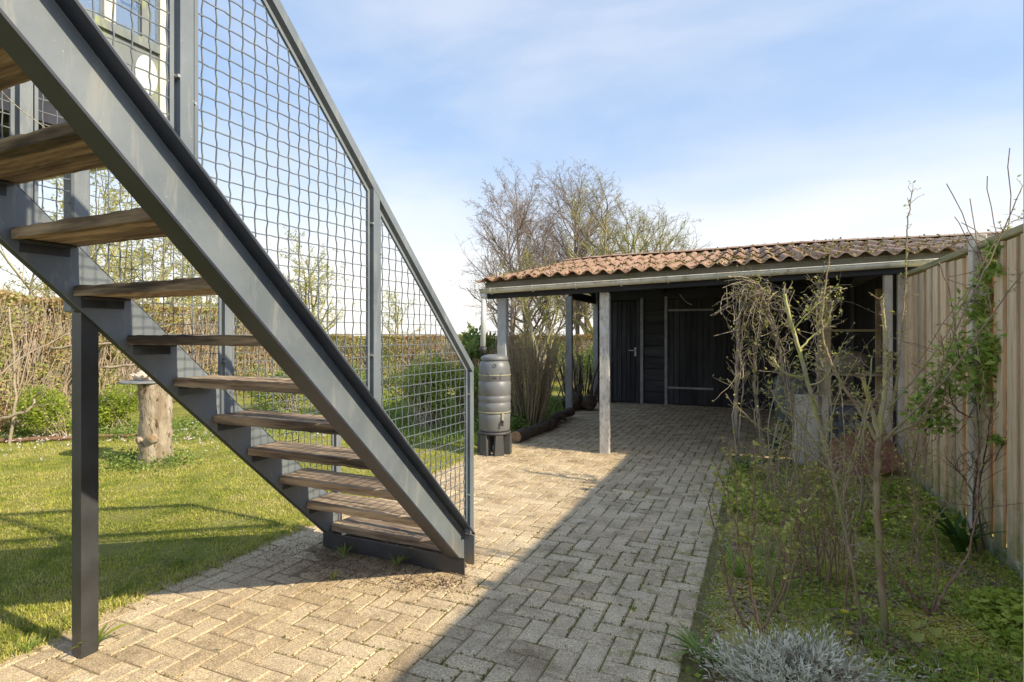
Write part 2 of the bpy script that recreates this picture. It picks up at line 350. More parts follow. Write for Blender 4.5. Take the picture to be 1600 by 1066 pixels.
def roof_mat():
    m, t, p, o = base_mat('corrugated_fibre_cement'); v = posv(t)
    n1 = noise_n(t, 2.2, 5, .7, v); c = ramp(t, [(.34, (.26, .15, .10)), (.5, (.34, .205, .14)), (.66, (.42, .27, .19))], n1.outputs['Fac']).outputs[0]
    sx_ = N(t, 'ShaderNodeSeparateXYZ'); t.links.new(v, sx_.inputs[0]); mr = N(t, 'ShaderNodeMapRange'); t.links.new(sx_.outputs['X'], mr.inputs[0])
    mr.inputs['From Min'].default_value = -2.0; mr.inputs['From Max'].default_value = 2.2; mr.inputs['To Min'].default_value = -.08; mr.inputs['To Max'].default_value = .09
    g = noise_n(t, 7, 6, .75, v); ad_ = N(t, 'ShaderNodeMath', operation='ADD'); t.links.new(g.outputs['Fac'], ad_.inputs[0]); t.links.new(mr.outputs[0], ad_.inputs[1])
    c = mixc(t, c, (.31, .255, .20), ramp(t, [(.50, (0, 0, 0)), (.66, (.95, .95, .95))], ad_.outputs[0]).outputs[0])
    g2 = noise_n(t, 26, 6, .75, v); c = mixc(t, c, (.10, .085, .06), ramp(t, [(.56, (0, 0, 0)), (.70, (.7, .7, .7))], g2.outputs['Fac']).outputs[0])
    g3 = noise_n(t, 11, 6, .8, v, .5); c = mixc(t, c, (.50, .24, .03), ramp(t, [(.63, (0, 0, 0)), (.72, (.8, .8, .8))], g3.outputs['Fac']).outputs[0])
    g4 = noise_n(t, 40, 4, .7, v, .5); c = mixc(t, c, (.42, .40, .33), ramp(t, [(.64, (0, 0, 0)), (.72, (.7, .7, .7))], g4.outputs['Fac']).outputs[0])
    t.links.new(c, p.inputs['Base Color']); p.inputs['Roughness'].default_value = .95; bumpit(t, p, g2.outputs['Fac'], .8, .012); return m
M_roof = roof_mat()
M_barrel = mat('grey_plastic', (.155, .165, .18), (.185, .195, .21), 4, rough=(.38, .5), bump=.05)
M_barrel_tape = mat('yellow_stain_band', (.36, .35, .22), (.27, .27, .22), 12, rough=.6, bump=0)
M_barrel_dk = mat('dark_grey_plastic', (.035, .036, .04), (.05, .05, .055), 5, rough=.5, bump=.05)
M_stand = mat('charcoal_plastic', (.06, .062, .066), (.08, .082, .086), 5, rough=.55, bump=.05)
M_bark = mat('brown_bark', (.07, .05, .032), (.17, .125, .08), 14, (.20, .19, .07), 18, (.58, .75), rough=.95, bump=.8, bs=50, bd=.01, stretch=(1, 1, .3))
M_bark_log = mat('grey_brown_log_bark', (.06, .042, .03), (.17, .12, .085), 10, (.04, .025, .018), 30, (.5, .7), rough=.95, bump=1.0, bs=40, bd=.02)
M_stump = mat('pale_flaking_bark', (.28, .22, .155), (.52, .45, .36), 9, (.10, .06, .035), 16, (.55, .64), rough=.9, bump=1.0, bs=28, bd=.02, stretch=(1, 1, .35))
M_cut = mat('cut_wood', (.28, .18, .10), (.42, .29, .17), 30, (.10, .06, .03), 12, (.5, .7), rough=.9, bump=.3)
M_twig = mat('grey_brown_twig', (.28, .22, .165), (.46, .38, .29), 40, rough=.85, bump=.3)
M_twig_red = mat('red_brown_twig', (.20, .115, .08), (.34, .22, .15), 40, (.48, .42, .33), 30, (.58, .7), rough=.8, bump=.3)
M_cane = mat('green_cane', (.34, .33, .10), (.50, .47, .19), 14, (.40, .33, .23), 9, (.45, .62), rough=.7, bump=.3, bs=60)
M_cane_br = mat('brown_cane', (.24, .17, .105), (.42, .32, .22), 14, (.27, .26, .10), 7, (.48, .62), rough=.8, bump=.5, bs=80)
M_vine = mat('shaggy_vine_bark', (.30, .24, .175), (.50, .42, .32), 20, (.10, .07, .05), 30, (.52, .66), rough=.95, bump=.9, bs=60, bd=.01, stretch=(1, 1, .25))
M_branch_far = mat('mossy_branch', (.22, .195, .10), (.36, .31, .20), 2.0, (.36, .35, .10), 1.2, (.45, .6), rough=.9, bump=0)
M_branch_birch = mat('purple_brown_branch', (.19, .145, .125), (.31, .25, .215), 2.0, (.46, .42, .37), 1.8, (.6, .7), rough=.9, bump=0)
M_soil = None
def ground_mat(name, cols, scale, moss=None, mth=(.45, .55), fine=90, bd=.02):
    m, t, p, o = base_mat(name); v = posv(t)
    n1 = noise_n(t, scale, 6, .7, v, .3); c = ramp(t, cols, n1.outputs['Fac']).outputs[0]
    n2 = noise_n(t, fine, 4, .7, v); c = mixc(t, c, ramp(t, [(.3, (.55, .55, .55)), (.7, (1.35, 1.35, 1.3))], n2.outputs['Fac']).outputs[0], 1., 'MULTIPLY')
    if moss:
        n3 = noise_n(t, scale * 1.7, 6, .7, v, .5); c = mixc(t, c, moss, ramp(t, [(mth[0], (0, 0, 0)), (mth[1], (1, 1, 1))], n3.outputs['Fac']).outputs[0])
    t.links.new(c, p.inputs['Base Color']); p.inputs['Roughness'].default_value = .95; p.inputs['Specular IOR Level'].default_value = .1; bumpit(t, p, n2.outputs['Fac'], .8, bd); return m
M_lawn = ground_mat('lawn_turf', [(.3, (.18, .19, .05)), (.55, (.32, .32, .09)), (.75, (.44, .38, .18))], 2.5, fine=120)
M_bed = ground_mat('mossy_soil', [(.3, (.20, .14, .09)), (.55, (.34, .25, .165)), (.7, (.46, .36, .25))], 6, (.44, .40, .10), (.40, .50), 80)
M_field = ground_mat('field', [(.3, (.10, .12, .035)), (.7, (.17, .17, .06))], .4, fine=8)
M_grass = leafmat('grass_blade', [(.20, .27, .04), (.38, .42, .07), (.54, .53, .12), (.62, .55, .24)], .3)
M_grass2 = leafmat('fresh_grass_blade', [(.18, .28, .05), (.30, .42, .08), (.40, .50, .14)], .35)
M_leaf_green = leafmat('bright_green_leaf', [(.15, .22, .03), (.30, .40, .05), (.46, .54, .09), (.54, .60, .13)], .4)
M_leaf_dark = leafmat('glossy_green_leaf', [(.025, .06, .015), (.05, .11, .02), (.10, .19, .035)], .3, .4)
M_leaf_mid = leafmat('mid_green_leaf', [(.11, .17, .04), (.22, .31, .07), (.38, .47, .14)], .35)
M_leaf_beech = leafmat('brown_beech_leaf', [(.34, .20, .10), (.50, .34, .17), (.60, .48, .28), (.46, .46, .15), (.38, .46, .10), (.28, .38, .07)], .3)
M_leaf_bud = leafmat('yellow_green_bud', [(.26, .28, .06), (.42, .44, .11), (.55, .54, .18)], .4)
M_silver = leafmat('silver_leaf', [(.42, .41, .31), (.64, .62, .49), (.80, .78, .66)], .15, .8)
M_litter = leafmat('dry_leaf', [(.16, .10, .06), (.33, .23, .15), (.52, .42, .31)], .15, .9)
M_flower_y = leafmat('yellow_petal', [(.75, .55, .02), (.85, .70, .03)], .3)
M_flower_w = leafmat('white_petal', [(.8, .8, .78), (.85, .7, .8)], .3)

# ================================================================== ground
def sheet(name, x0, x1, y0, y1, nx, ny, zf, m, kind='structure'):
    vs = []; fs = []
    for j in range(ny + 1):
        for i in range(nx + 1):
            x = x0 + (x1 - x0) * i / nx; y = y0 + (y1 - y0) * j / ny; vs.append((x, y, zf(x, y)))
    for j in range(ny):
        for i in range(nx):
            a = j * (nx + 1) + i; fs.append((a, a + 1, a + nx + 2, a + nx + 1))
    me = bpy.data.meshes.new(name); me.from_pydata(vs, [], fs); me.polygons.foreach_set('use_smooth', [True] * len(fs)); me.update()
    return tag(link(name, me, m), kind=kind)
sheet('ground', -700, 700, -300, 900, 40, 40, lambda x, y: -.09, M_field)
LX = -3.04; RX = -0.245            # paving edges
def lawn_edge(y): return LX + .05 * nz(y, 0, 2.2) + .02 * nz(y, 3, 9) + max(0, .12 * (1.6 - y))
def lawn_z(x, y):
    e = min(1, max(0, (LX - x) / .25)); return -.035 + e * .03 + .012 * nz(x, y, 1.2, 4) * e
sheet('lawn', -30, LX + .12, -4, 26, 180, 160, lawn_z, M_lawn)
def bed_z(x, y):
    e = min(1, max(0, (x - RX) / .15)); return -.03 + e * (.035 + .025 * nz(x, y, 3, 9) + .012 * nz(x, y, 14, 2))
sheet('garden_bed', RX - .12, 4.0, -2, 7.1, 150, 240, bed_z, M_bed)
def pz(x, y): return .010 * nz(x, y, .9, 3) - .004
def joint_z(x, y):
    s = math.exp(-(((x + 2.35) / .75) ** 2 + ((y - 2.85) / .45) ** 2)) * (.004 + .005 * nz(x, y, 5, 12) + .004 * nz(x, y, 19, 12))
    return pz(x, y) - .0068 + s + .003 * nz(x, y, 7, 1) + .0015 * nz(x, y, 25, 5)
path = sheet('path', LX - .08, 4.2, -1.0, 12.0, 420, 720, joint_z, M_joint)

# pavers in herringbone
PW = .105; G_ = .0062
PA = -0.016; pc, ps = math.cos(PA), math.sin(PA)
def paver_geo(mb, L_, W_, x, y, z, a, tx=0, ty=0):
    e = .006; hx, hy = L_ / 2 - G_ / 2, W_ / 2 - G_ / 2
    M = Matrix.Translation((x, y, z)) @ Matrix.Rotation(a, 4, 'Z') @ Matrix.Rotation(tx, 4, 'X') @ Matrix.Rotation(ty, 4, 'Y')
    vs = [(-hx, -hy, -.05), (hx, -hy, -.05), (hx, hy, -.05), (-hx, hy, -.05), (-hx, -hy, -e), (hx, -hy, -e), (hx, hy, -e), (-hx, hy, -e),
          (-hx + e, -hy + e, 0), (hx - e, -hy + e, 0), (hx - e, hy - e, 0), (-hx + e, hy - e, 0)]
    fs = [(0, 1, 5, 4), (1, 2, 6, 5), (2, 3, 7, 6), (3, 0, 4, 7), (4, 5, 9, 8), (5, 6, 10, 9), (6, 7, 11, 10), (7, 4, 8, 11), (8, 9, 10, 11)]
    mb.add([M @ Vector(p) for p in vs], fs)
def inside(x, y):
    if y < 6.62: return lawn_edge(y) - .04 < x < RX + .04 * nz(y, 7, 2.5) and y > .7
    return -3.02 + .25 * (y < 6.9) * 0 < x < 3.4 and y < 11.74
plist = []
for j in range(-10, 150):
    for i in range(-75, 60):
        mm = (i - j) % 4
        if mm not in (0, 3): continue
        dx, dy = (1, 0) if mm == 0 else (0, 1)
        def cw(a, b): 
            x, y = (a + .5) * PW, (b + .5) * PW; return x * pc - y * ps, x * ps + y * pc
        c1, c2 = cw(i, j), cw(i + dx, j + dy); i1, i2 = inside(*c1), inside(*c2)
        an = PA + (0 if mm == 0 else math.pi / 2)
        if i1 and i2: plist.append(((c1[0] + c2[0]) / 2, (c1[1] + c2[1]) / 2, an, 2))
        elif i1: plist.append((*c1, an, 1))
        elif i2: plist.append((*c2, an, 1))
def camdepth(x, y): return -x * ST + y * CT
def inview(x, y):
    D = camdepth(x, y); X = x * CT + y * ST
    return D > 2.2 and abs(X / D) < .92
def pz(x, y): return .010 * nz(x, y, .9, 3) - .004
plist.sort(key=lambda t: camdepth(t[0], t[1]) + (50 if not inview(t[0], t[1]) else 0))
vm = {}
for k in (1, 2):
    vm[k] = []
    for q in range(10):
        b = MB(); b.cur = q / 9.0; paver_geo(b, PW * k, PW, 0, 0, 0, 0); me = b.mesh('paver', m=M_paver); vm[k].append(me)
stuff = MB(); cnt = 0
for x, y, a, k in plist:
    z = pz(x, y) + rng.uniform(-.0025, .0018); tx, ty = rng.gauss(0, .013), rng.gauss(0, .010)
    if cnt < 300 and inview(x, y):
        o = link('paver', rng.choice(vm[k]), None, path); o.location = (x, y, z); o.rotation_euler = (tx, ty, a + rng.gauss(0, .006)); cnt += 1
    else:
        stuff.cur = rng.random(); paver_geo(stuff, PW * k, PW, x, y, z, a + rng.gauss(0, .006), tx, ty)
stuff.build('pavers', M_paver, path, kind='stuff')

# lawn grass
def scatter(n, fn):
    out_ = []
    while len(out_) < n:
        p = fn()
        if p is not None: out_.append(p)
    return np.array(out_)
def lawn_pt():
    D = 2.3 + 7.5 * rng.random() ** 1.3; X = rng.uniform(-.95, 0.0) * D; p = c2w(X, D)
    if p.x > lawn_edge(p.y) + rng.uniform(-.02, .05) or p.x > -2.98: return None
    if nz(p.x, p.y, 3.5, 8) < rng.uniform(-.7, .1): return None
    return (p.x, p.y, lawn_z(p.x, p.y) - .003)
lp = scatter(110000, lawn_pt)
lv = np.array([min(1, max(0, .45 + .55 * nz(a, b, 1.6, 2) + .6 * nz(a, b, 6, 3))) for a, b, _ in lp[:, :3]]) + nrg.normal(0, .16, len(lp))
dist = -lp[:, 0] * ST + lp[:, 1] * CT
tag(link('lawn_grass', blades_mesh('lawn_grass', lp, .021 * (1 + dist * .03) * nrg.uniform(.5, 1.4, len(lp)), M_grass, .005, .9, np.clip(lv, 0, 1)), None), 'short tufted green lawn left of the paved path', 'grass', kind='stuff')

# ================================================================== staircase
DS = 0.436 - TH                      # stairs stand 2 degrees off the fence line
stair = thing('staircase', 'open grey steel staircase with weathered wooden treads rising to the upper left', 'staircase', (0, 0, 0), -DS)
# local frame: x across, y along the run (up towards -y)
U0, U1 = -1.746, -2.728; SL = .96; A0 = 3.116; DV = .264; VE = 3.06; FW = .095; VT = -.25
ang = math.atan(SL)
def stringer(u, side, FW, dz0=0.0, inner=0.0):
    # web as sloped plate with vertical foot cut
    z = lambda v: A0 + dz0 - SL * v
    web = MB(); t = .009
    vb = (A0 + dz0 - DV) / SL               # where lower line meets the ground
    poly = [(VT, z(VT)), (VE, z(VE)), (VE, 0.004), (vb, 0.004), (VT, z(VT) - DV)]
    web.prism(poly, min(u, u - side * t), max(u, u - side * t), 'x')
    wo = web.build('stringer', M_steel, stair)
    ft = .014
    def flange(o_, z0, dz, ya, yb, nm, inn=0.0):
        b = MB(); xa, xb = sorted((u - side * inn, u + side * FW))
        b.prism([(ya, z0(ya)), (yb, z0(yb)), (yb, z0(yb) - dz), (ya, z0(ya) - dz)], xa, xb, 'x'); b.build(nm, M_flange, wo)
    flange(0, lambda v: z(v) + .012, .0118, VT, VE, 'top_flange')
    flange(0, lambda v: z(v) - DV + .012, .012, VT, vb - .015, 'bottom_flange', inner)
    b = MB(); xa, xb = sorted((u, u + side * FW)); b.box((xa, VE - .012, .004), (xb, VE, z(VE) - .002)); b.build('foot_plate', M_steel, wo)
    return wo
stringer(U0, 1, .071, 0.0, .024); stringer(U1, -1, .035, .035)
NTR = 14
tv0, tz0, tg, tr = 2.949, .1316, .2202, .2114
U1i, U0i = U1 + .003, U0 - .012
for i in range(NTR):
    v = tv0 - i * tg; z = tz0 + i * tr
    b = MB(); b.cur = rng.random()
    # plank with slightly worn, uneven arrises
    nseg = 26; W = .238; T = .043; vs = []; fs = []
    prof = [(0, -T), (0, -.006), (.006, 0), (W * .33, -.0015), (W * .66, -.0015), (W - .006, 0), (W, -.006), (W, -T)]
    for k in range(nseg + 1):
        x = U1i + .012 + (U0i - U1i - .024) * k / nseg
        for (py_, pz_) in prof:
            j1 = .006 * nz(x * 6 + i * 7, py_ * 30 + i, 1.5); j2 = .005 * nz(x * 9 + i * 3, py_ * 40, 2)
            vs.append((x, v + py_ + j1, z + pz_ + j2))
    m_ = len(prof)
    for k in range(nseg):
        for q in range(m_): fs.append((k * m_ + q, k * m_ + (q + 1) % m_, (k + 1) * m_ + (q + 1) % m_, (k + 1) * m_ + q))
    fs.append(tuple(range(m_))); fs.append(tuple(range(nseg * m_, nseg * m_ + m_))[::-1]); b.add(vs, fs)
    to = b.build('tread', M_tread, stair)
    for s_, x in ((1, U1i), (-1, U0i)):
        bb = MB(); xa, xb = sorted((x, x + s_ * .055)); bb.box((xa, v + .03, z - T - .012), (xb, v + .21, z - T - .004)); xa, xb = sorted((x, x + s_ * .006))
        bb.box((xa, v + .03, z - T - .05), (xb, v + .21, z - T - .0125)); bb.build('bracket', M_steel_dark, to)
# ground beam
b = MB(); b.box((U1 + .004, 2.885, .003), (U0 + FW, 2.893, .098)); b.box((U1 + .012, 2.8935, .003), (U0 - .012, 2.96, .010)); b.build('ground_beam', M_steel_dark, stair)
b = MB(); b.cur = .7; b.box((U1 + .12, 2.90, .045), (U0 - .03, 3.03, .075), bev=.004); b.build('packing_board', M_tread, stair)
for x in (-2.25, -2.17):
    b = MB(); b.tube([(x, 2.95, .06), (x, 2.95, .10)], .007, 6); b.build('bolt', M_bolt, stair)
# support posts under / over the far stringer
def square_post(name, x, y, z0, z1, s, m, parent, label=None, foot=True):
    b = MB(); b.box((x - s / 2, y - s / 2, z0), (x + s / 2, y + s / 2, z1), bev=.008)
    if foot: b.box((x - s * .55, y - s * .55, z0), (x + s * .55, y + s * .55, z0 + .008))
    return b.build(name, m, parent, label=label)
zf = A0 - DV - SL * 1.50
b = MB(); s_ = .035; px_, py_ = -2.766, 1.48
b.box((px_ - s_, py_ - s_, 0), (px_ + s_, py_ + s_, 1.2995)); zt = lambda v: A0 + .035 - DV - SL * v - .002
b.prism([(py_ - s_, 1.30), (py_ + s_, 1.30), (py_ + s_, zt(py_ + s_)), (py_ - s_, zt(py_ - s_))], px_ - s_, px_ + s_, 'x')
b.build('support_post', M_steel_dark, stair, label='black square steel support post under the far stringer')
square_post('support_post', -2.82, 1.475, 1.50, 2.70, .075, M_steel, stair, foot=False)
# railings
HR = 1.028
def clip_poly_line(inside_fn, p0, p1, n=200):
    seg = []; cur = None
    for k in range(n + 1):
        t = k / n; q = (p0[0] + (p1[0] - p0[0]) * t, p0[1] + (p1[1] - p0[1]) * t)
        if inside_fn(q):
            if cur is None: cur = [q, q]
            cur[1] = q
        elif cur: seg.append(cur); cur = None
    if cur: seg.append(cur)
    return seg
def railing(u, posts, end_v, side, dz0):
    A0 = 3.116 + dz0
    rail = MB(); zr = lambda v: A0 + HR - SL * v; zs = lambda v: A0 - SL * v
    hw = .019
    # sloping handrail: flat-sided tube with the end turned down
    def slope_bar(b, x0, x1, ya, yb, top, dz):
        b.prism([(ya, top(ya)), (yb, top(yb)), (yb, top(yb) - dz), (ya, top(ya) - dz)], x0, x1, 'x')
    slope_bar(rail, u - hw, u + hw, VT, end_v, zr, .036 * 1.386)
    ro = rail.build('railing', M_steel, stair)
    pv = sorted(posts)
    pb = MB(); pb.box((u - hw, end_v - .045, zs(end_v) + .012), (u + hw, end_v - .0005, zr(end_v) - .0365)); pb.build('post', M_steel, ro)
    for v in pv:
        pb = MB(); pb.prism([(v - .0225, zs(v - .0225) + .013), (v + .0225, zs(v + .0225) + .013), (v + .0225, zr(v + .0225) - .052), (v - .0225, zr(v - .0225) - .052)], u - hw, u + hw, 'x'); pb.build('post', M_steel, ro)
    edges = [VT - .02] + pv + [end_v - .0225]
    for a, c in zip(edges[:-1], edges[1:]):
        ya, yb = a + .034, c - .034
        lo = lambda v: zs(v) + .016; hi = lambda v: zr(v) - .075
        fr = MB(); t = .0135; dz = .0135 * 1.386
        slope_bar(fr, u - .006, u + .006, ya, yb, hi, dz); slope_bar(fr, u - .006, u + .006, ya, yb, lambda v: lo(v) + dz, dz)
        for q in (ya, yb - t):
            fr.prism([(q, lo(q) + dz + .0005), (q + t, lo(q + t) + dz + .0005), (q + t, hi(q + t) - dz - .0005), (q, hi(q) - dz - .0005)], u - .006, u + .006, 'x')
        po = fr.build('mesh_panel', M_steel, ro)
        wm = MB(); P_ = .052; wr = .0026
        ins = lambda q: ya < q[0] < yb and lo(q[0]) < q[1] < hi(q[0])
        k = 0; y = ya + P_ * .6
        while y < yb:
            for (p0, p1) in clip_poly_line(ins, (y, lo(y) - .05), (y, hi(y) + .05), 60):
                n = max(2, int((p1[1] - p0[1]) / (P_ / 2))); ph = (k % 2) * math.pi
                pts = [(u + .0028 * math.cos(math.pi * (p0[1] + (p1[1] - p0[1]) * i / n) / P_ + ph), y + .0012 * math.sin(3.1 * i + k), p0[1] + (p1[1] - p0[1]) * i / n) for i in range(n + 1)]
                wm.tube(pts, wr, 4, cap=False)
            y += P_; k += 1
        z = math.floor(lo(yb) / P_) * P_; k = 0
        while z < hi(ya):
            for (p0, p1) in clip_poly_line(ins, (ya - .02, z), (yb + .02, z), 120):
                n = max(2, int((p1[0] - p0[0]) / (P_ / 2))); ph = (k % 2) * math.pi
                pts = [(u - .0028 * math.cos(math.pi * (p0[0] - ya) / P_ + math.pi * i * (p1[0] - p0[0]) / n / P_ + ph), p0[0] + (p1[0] - p0[0]) * i / n, z + .0012 * math.sin(2.7 * i + k * 1.3)) for i in range(n + 1)]
                wm.tube(pts, wr, 4, cap=False)
            z += P_; k += 1
        wm.build('wire_mesh', M_wire, po)
        for (yy, zz) in ((ya - .006, lo(ya) + .18), (ya - .006, hi(ya) - .22), (yb + .006, lo(yb) + .18), (yb + .006, hi(yb) - .15)):
            cb = MB(); cb.box((u - .012, yy - .014, zz - .012), (u - .0065, yy + .014, zz + .012)); cb.tube([(u - .006, yy, zz), (u + .022 * side if side > 0 else u + .022, yy, zz)], .0055, 6); cb.build('clip_bolt', M_bolt, po)
railing(-1.70, [1.19, 2.125, .24], 3.055, 1, .002)
railing(-2.80, [1.27, 2.215, .30], 3.12, -1, .037)
# thin cord tied to the stringer, hanging across the upper treads
cw = MB()
cpts = [P(178, 234, 1.80), P(140, 235, 1.82), P(105, 224, 1.84), P(60, 192, 1.86), P(25, 165, 1.88), P(-12, 128, 1.9)]
def crom(pts, n=5):
    o_ = []
    for i in range(len(pts) - 1):
        p0, p1, p2, p3 = pts[max(i - 1, 0)], pts[i], pts[i + 1], pts[min(i + 2, len(pts) - 1)]
        for k in range(n):
            t = k / n; o_.append(.5 * ((2 * p1) + (-p0 + p2) * t + (2 * p0 - 5 * p1 + 4 * p2 - p3) * t * t + (-p0 + 3 * p1 - 3 * p2 + p3) * t ** 3))
    return o_ + [pts[-1]]
cw.tube(crom([P(168, 238, 1.79), P(176, 241, 1.78), P(183, 235, 1.78), P(176, 231, 1.79), P(170, 235, 1.79)] + cpts), .0013, 4)
M_cord = mat('pale_cord', (.5, .42, .32), (.62, .54, .42), 60, rough=.8, bump=0)
cw.build('cord', M_cord, None, label='thin pale cord tied to the lower edge of the near stringer', cat='cord')

# upper balcony seen through the mesh (top left)
bal = thing('balcony', 'upper balcony with dark joisted underside and glazed screen at the top left', 'balcony', (-4.4, 1.0, 0))
M_wwall = mat('cream_painted_frame', (.66, .63, .55), (.75, .73, .66), 6, (.5, .47, .38), 20, rough=.6, bump=.1)
M_glass = None
def glass_mat():
    m, t, p, o = base_mat('window_glass'); p.inputs['Base Color'].default_value = (.55, .62, .68, 1); p.inputs['Roughness'].default_value = .04
    p.inputs['Transmission Weight'].default_value = .85; p.inputs['IOR'].default_value = 1.45; p.inputs['Specular IOR Level'].default_value = .8; return m
M_glass = glass_mat()
M_algae = mat('algae_stained_panel', (.16, .18, .18), (.22, .24, .24), 6, (.33, .37, .16), 9, (.5, .62), rough=.6, bump=.2, stretch=(1, 1, .3))
B = lambda a, b: (Vector(a) - Vector((-4.4, 1.0, 0)), Vector(b) - Vector((-4.4, 1.0, 0)))
def bbox(name, a, b, m, parent=bal, bev=0):
    q = MB(); a, b = B(a, b); q.box(a, b, bev=bev); return q.build(name, m, parent)
bbox('deck', (-7.2, -2.0, 2.82), (-3.78, 2.74, 2.87), M_blackh)
for k in range(10): bbox('joist', (-7.18, -1.9 + .48 * k, 2.66), (-3.84, -1.82 + .48 * k, 2.818), M_black)
bbox('edge_board', (-3.838, -2.0, 2.64), (-3.79, 2.74, 2.816), M_beamdk)
bbox('edge_board', (-7.2, 2.745, 2.66), (-3.78, 2.785, 2.86), M_wwall)
sx0 = -3.82
bbox('screen_post', (sx0 - .03, 2.69, 2.873), (sx0 + .03, 2.765, 5.3), M_wwall)
bbox('screen_post', (sx0 - .03, 2.32, 3.41), (sx0 + .03, 2.39, 5.3), M_wwall)
bbox('screen_post', (sx0 - .03, 1.30, 2.873), (sx0 + .03, 1.37, 5.3), M_wwall)
bbox('screen_post', (sx0 - .024, 2.565, 3.41), (sx0 + .024, 2.62, 5.3), M_algae)
bbox('screen_rail', (sx0 - .024, 1.373, 3.35), (sx0 + .034, 2.687, 3.408), M_algae)
bbox('screen_panel', (sx0 - .012, 1.373, 2.875), (sx0 + .012, 2.687, 3.348), M_algae)
bbox('pane', (sx0 - .004, 1.373, 3.41), (sx0 + .004, 2.318, 5.3), M_glass)
bbox('pane', (sx0 - .004, 2.392, 3.41), (sx0 + .004, 2.563, 5.3), M_glass)
bbox('pane', (sx0 - .004, 2.622, 3.41), (sx0 + .004, 2.688, 5.3), M_glass)
bbox('screen_rail', (sx0 - .03, 1.3, 5.303), (sx0 + .03, 2.77, 5.36), M_wwall)
q = MB(); q.tube([Vector((sx0 + .045, 2.44, 3.62)) - Vector((-4.4, 1, 0)) + Vector(o_) for o_ in ((0, 0, .07), (0, 0, 0), (0, .10, 0), (0, .10, .05))], .008, 6); q.build('latch', M_algae, bal)
q = MB(); q.lathe([(.002, 0), (.075, 0), (.078, .006), (.07, .012), (.002, .013)], 24, M=Matrix.Translation(Vector((sx0 + .014, 2.60, 3.17)) - Vector((-4.4, 1, 0))) @ Matrix.Rotation(math.pi / 2, 4, 'Y') @ Matrix.Diagonal((1.7, 1, 1, 1))); q.build('oval_plate', mat('white_enamel', (.7, .7, .68), (.78, .78, .76), 8, rough=.4, bump=0), bal)
for (x, y) in ((-7.0, 2.6), (-7.0, -1.8), (-3.9, -1.8)): bbox('deck_post', (x - .05, y - .05, 0), (x + .05, y + .05, 2.635), M_black)

# ================================================================== fence
FX = 1.46
fence = thing('wooden_fence', 'weathered vertical board fence along the right of the garden bed', 'fence', (FX, 3.0, 0))
posts_v = [7.0, 4.86, 2.72, .58, -1.56, -3.7]
o0 = Vector((FX, 3.0, 0))
pm = MB(); pm.box((-.055, -.04, -.05), (.03, .04, 2.09), bev=.005); fpm = pm.mesh('concrete_post', m=M_conc)
for v in posts_v:
    o = link('concrete_post', fpm, None, fence); o.location = (-.02, v - 3.0, 0); o['label'] = 'pale concrete fence post'
sm = []
for q in range(8):
    b = MB(); b.cur = rng.random(); z1 = 1.985
    b.box((-.012, -.064, .085), (.012, .064, z1 - .012 * q / 8), bev=.003); sm.append(b.mesh('slat', m=M_fslat))
sb = []
for q in range(4):
    b = MB(); b.cur = rng.random(); b.box((-.010, -.07, .085), (.010, .07, 1.985)); sb.append(b.mesh('slat', m=M_slatback))
for a, c in zip(posts_v[1:], posts_v[:-1]):
    y0, y1 = a + .042, c - .042; n = 10; p = (y1 - y0) / n
    for k in range(n):
        o = link('slat', rng.choice(sm), None, fence); o.location = (-.034 + rng.uniform(-.003, .003), y0 + p * (k + .36) - 3.0 + rng.uniform(-.010, .010), rng.uniform(-.01, .004)); o.rotation_euler = (rng.gauss(0, .0025), 0, rng.gauss(0, .04))
        o = link('slat', rng.choice(sb), None, fence); o.location = (.012, y0 + p * (k + .86) - 3.0 + (-.03 if k == n - 1 else 0), 0)
    for zz in (.35, 1.0, 1.7):
        b = MB(); b.box((.024, y0 - 3.0, zz - .035), (.062, y1 - 3.0, zz + .035)); b.build('cross_rail', M_slat, fence)
    b = MB(); b.box((-.05, y0 - 3.0, 1.988), (.05, y1 - 3.0, 2.035), bev=.006); b.build('cap_rail', M_cap, fence)
    b = MB(); b.box((-.045, y0 - 3.0, -.06), (-.0, y1 - 3.0, .083), bev=.004); b.build('base_board', M_board_conc, fence)
# pale post right at the picture's right edge
pp = c2w(.60 * .8935 + .0565, .60)
b = MB(); b.box((-.03, -.03, -.02), (.03, .03, 1.86), bev=.004); o = b.build('timber_post', mat('pale_painted_post', (.5, .44, .38), (.6, .54, .48), 8, rough=.7, bump=.2), None, label='smooth pale upright post cut off by the right edge of the photo', cat='post', loc=pp); o.rotation_euler = (0, 0, TH)

# ================================================================== carport
cp = thing('carport', 'low carport shed with corrugated roof, black doors and pale posts', 'carport', (-1.0, 7.0, 0))
CO = Vector((-1.0, 7.0, 0))
def cpo(mb, name, m, parent=cp, smooth=False, **k):
    mb.v = [tuple(Vector(p) - CO) for p in mb.v]; return mb.build(name, m, parent, smooth, **k)
vf = lambda u: 6.50 + .115 * (u + 2.88)
zb = lambda u: 1.865 + .040 * (u + 2.88)          # underside of the gutter beam
def cpost(x, y, z1, s, m, nm='post', rz=.1, label=None):
    b = MB(); M_ = Matrix.Translation((x, y, 0)) @ Matrix.Rotation(rz, 4, 'Z'); b.box((-s / 2, -s / 2, -.03), (s / 2, s / 2, z1), M_, bev=.006); return cpo(b, nm, m, label=label)
cpost(-2.88, 6.52, zb(-2.88) - .003, .115, M_greypost)
cpost(-1.63, 6.72, zb(-1.63) - .003, .115, M_whitepost, label='pale flaking front post standing on the paving')
cpost(-3.06, 9.9, 2.10, .115, M_greypost)
cpost(1.30, vf(1.3) + .02, zb(1.3) - .003, .075, M_conc, label='pale post at the fence end')
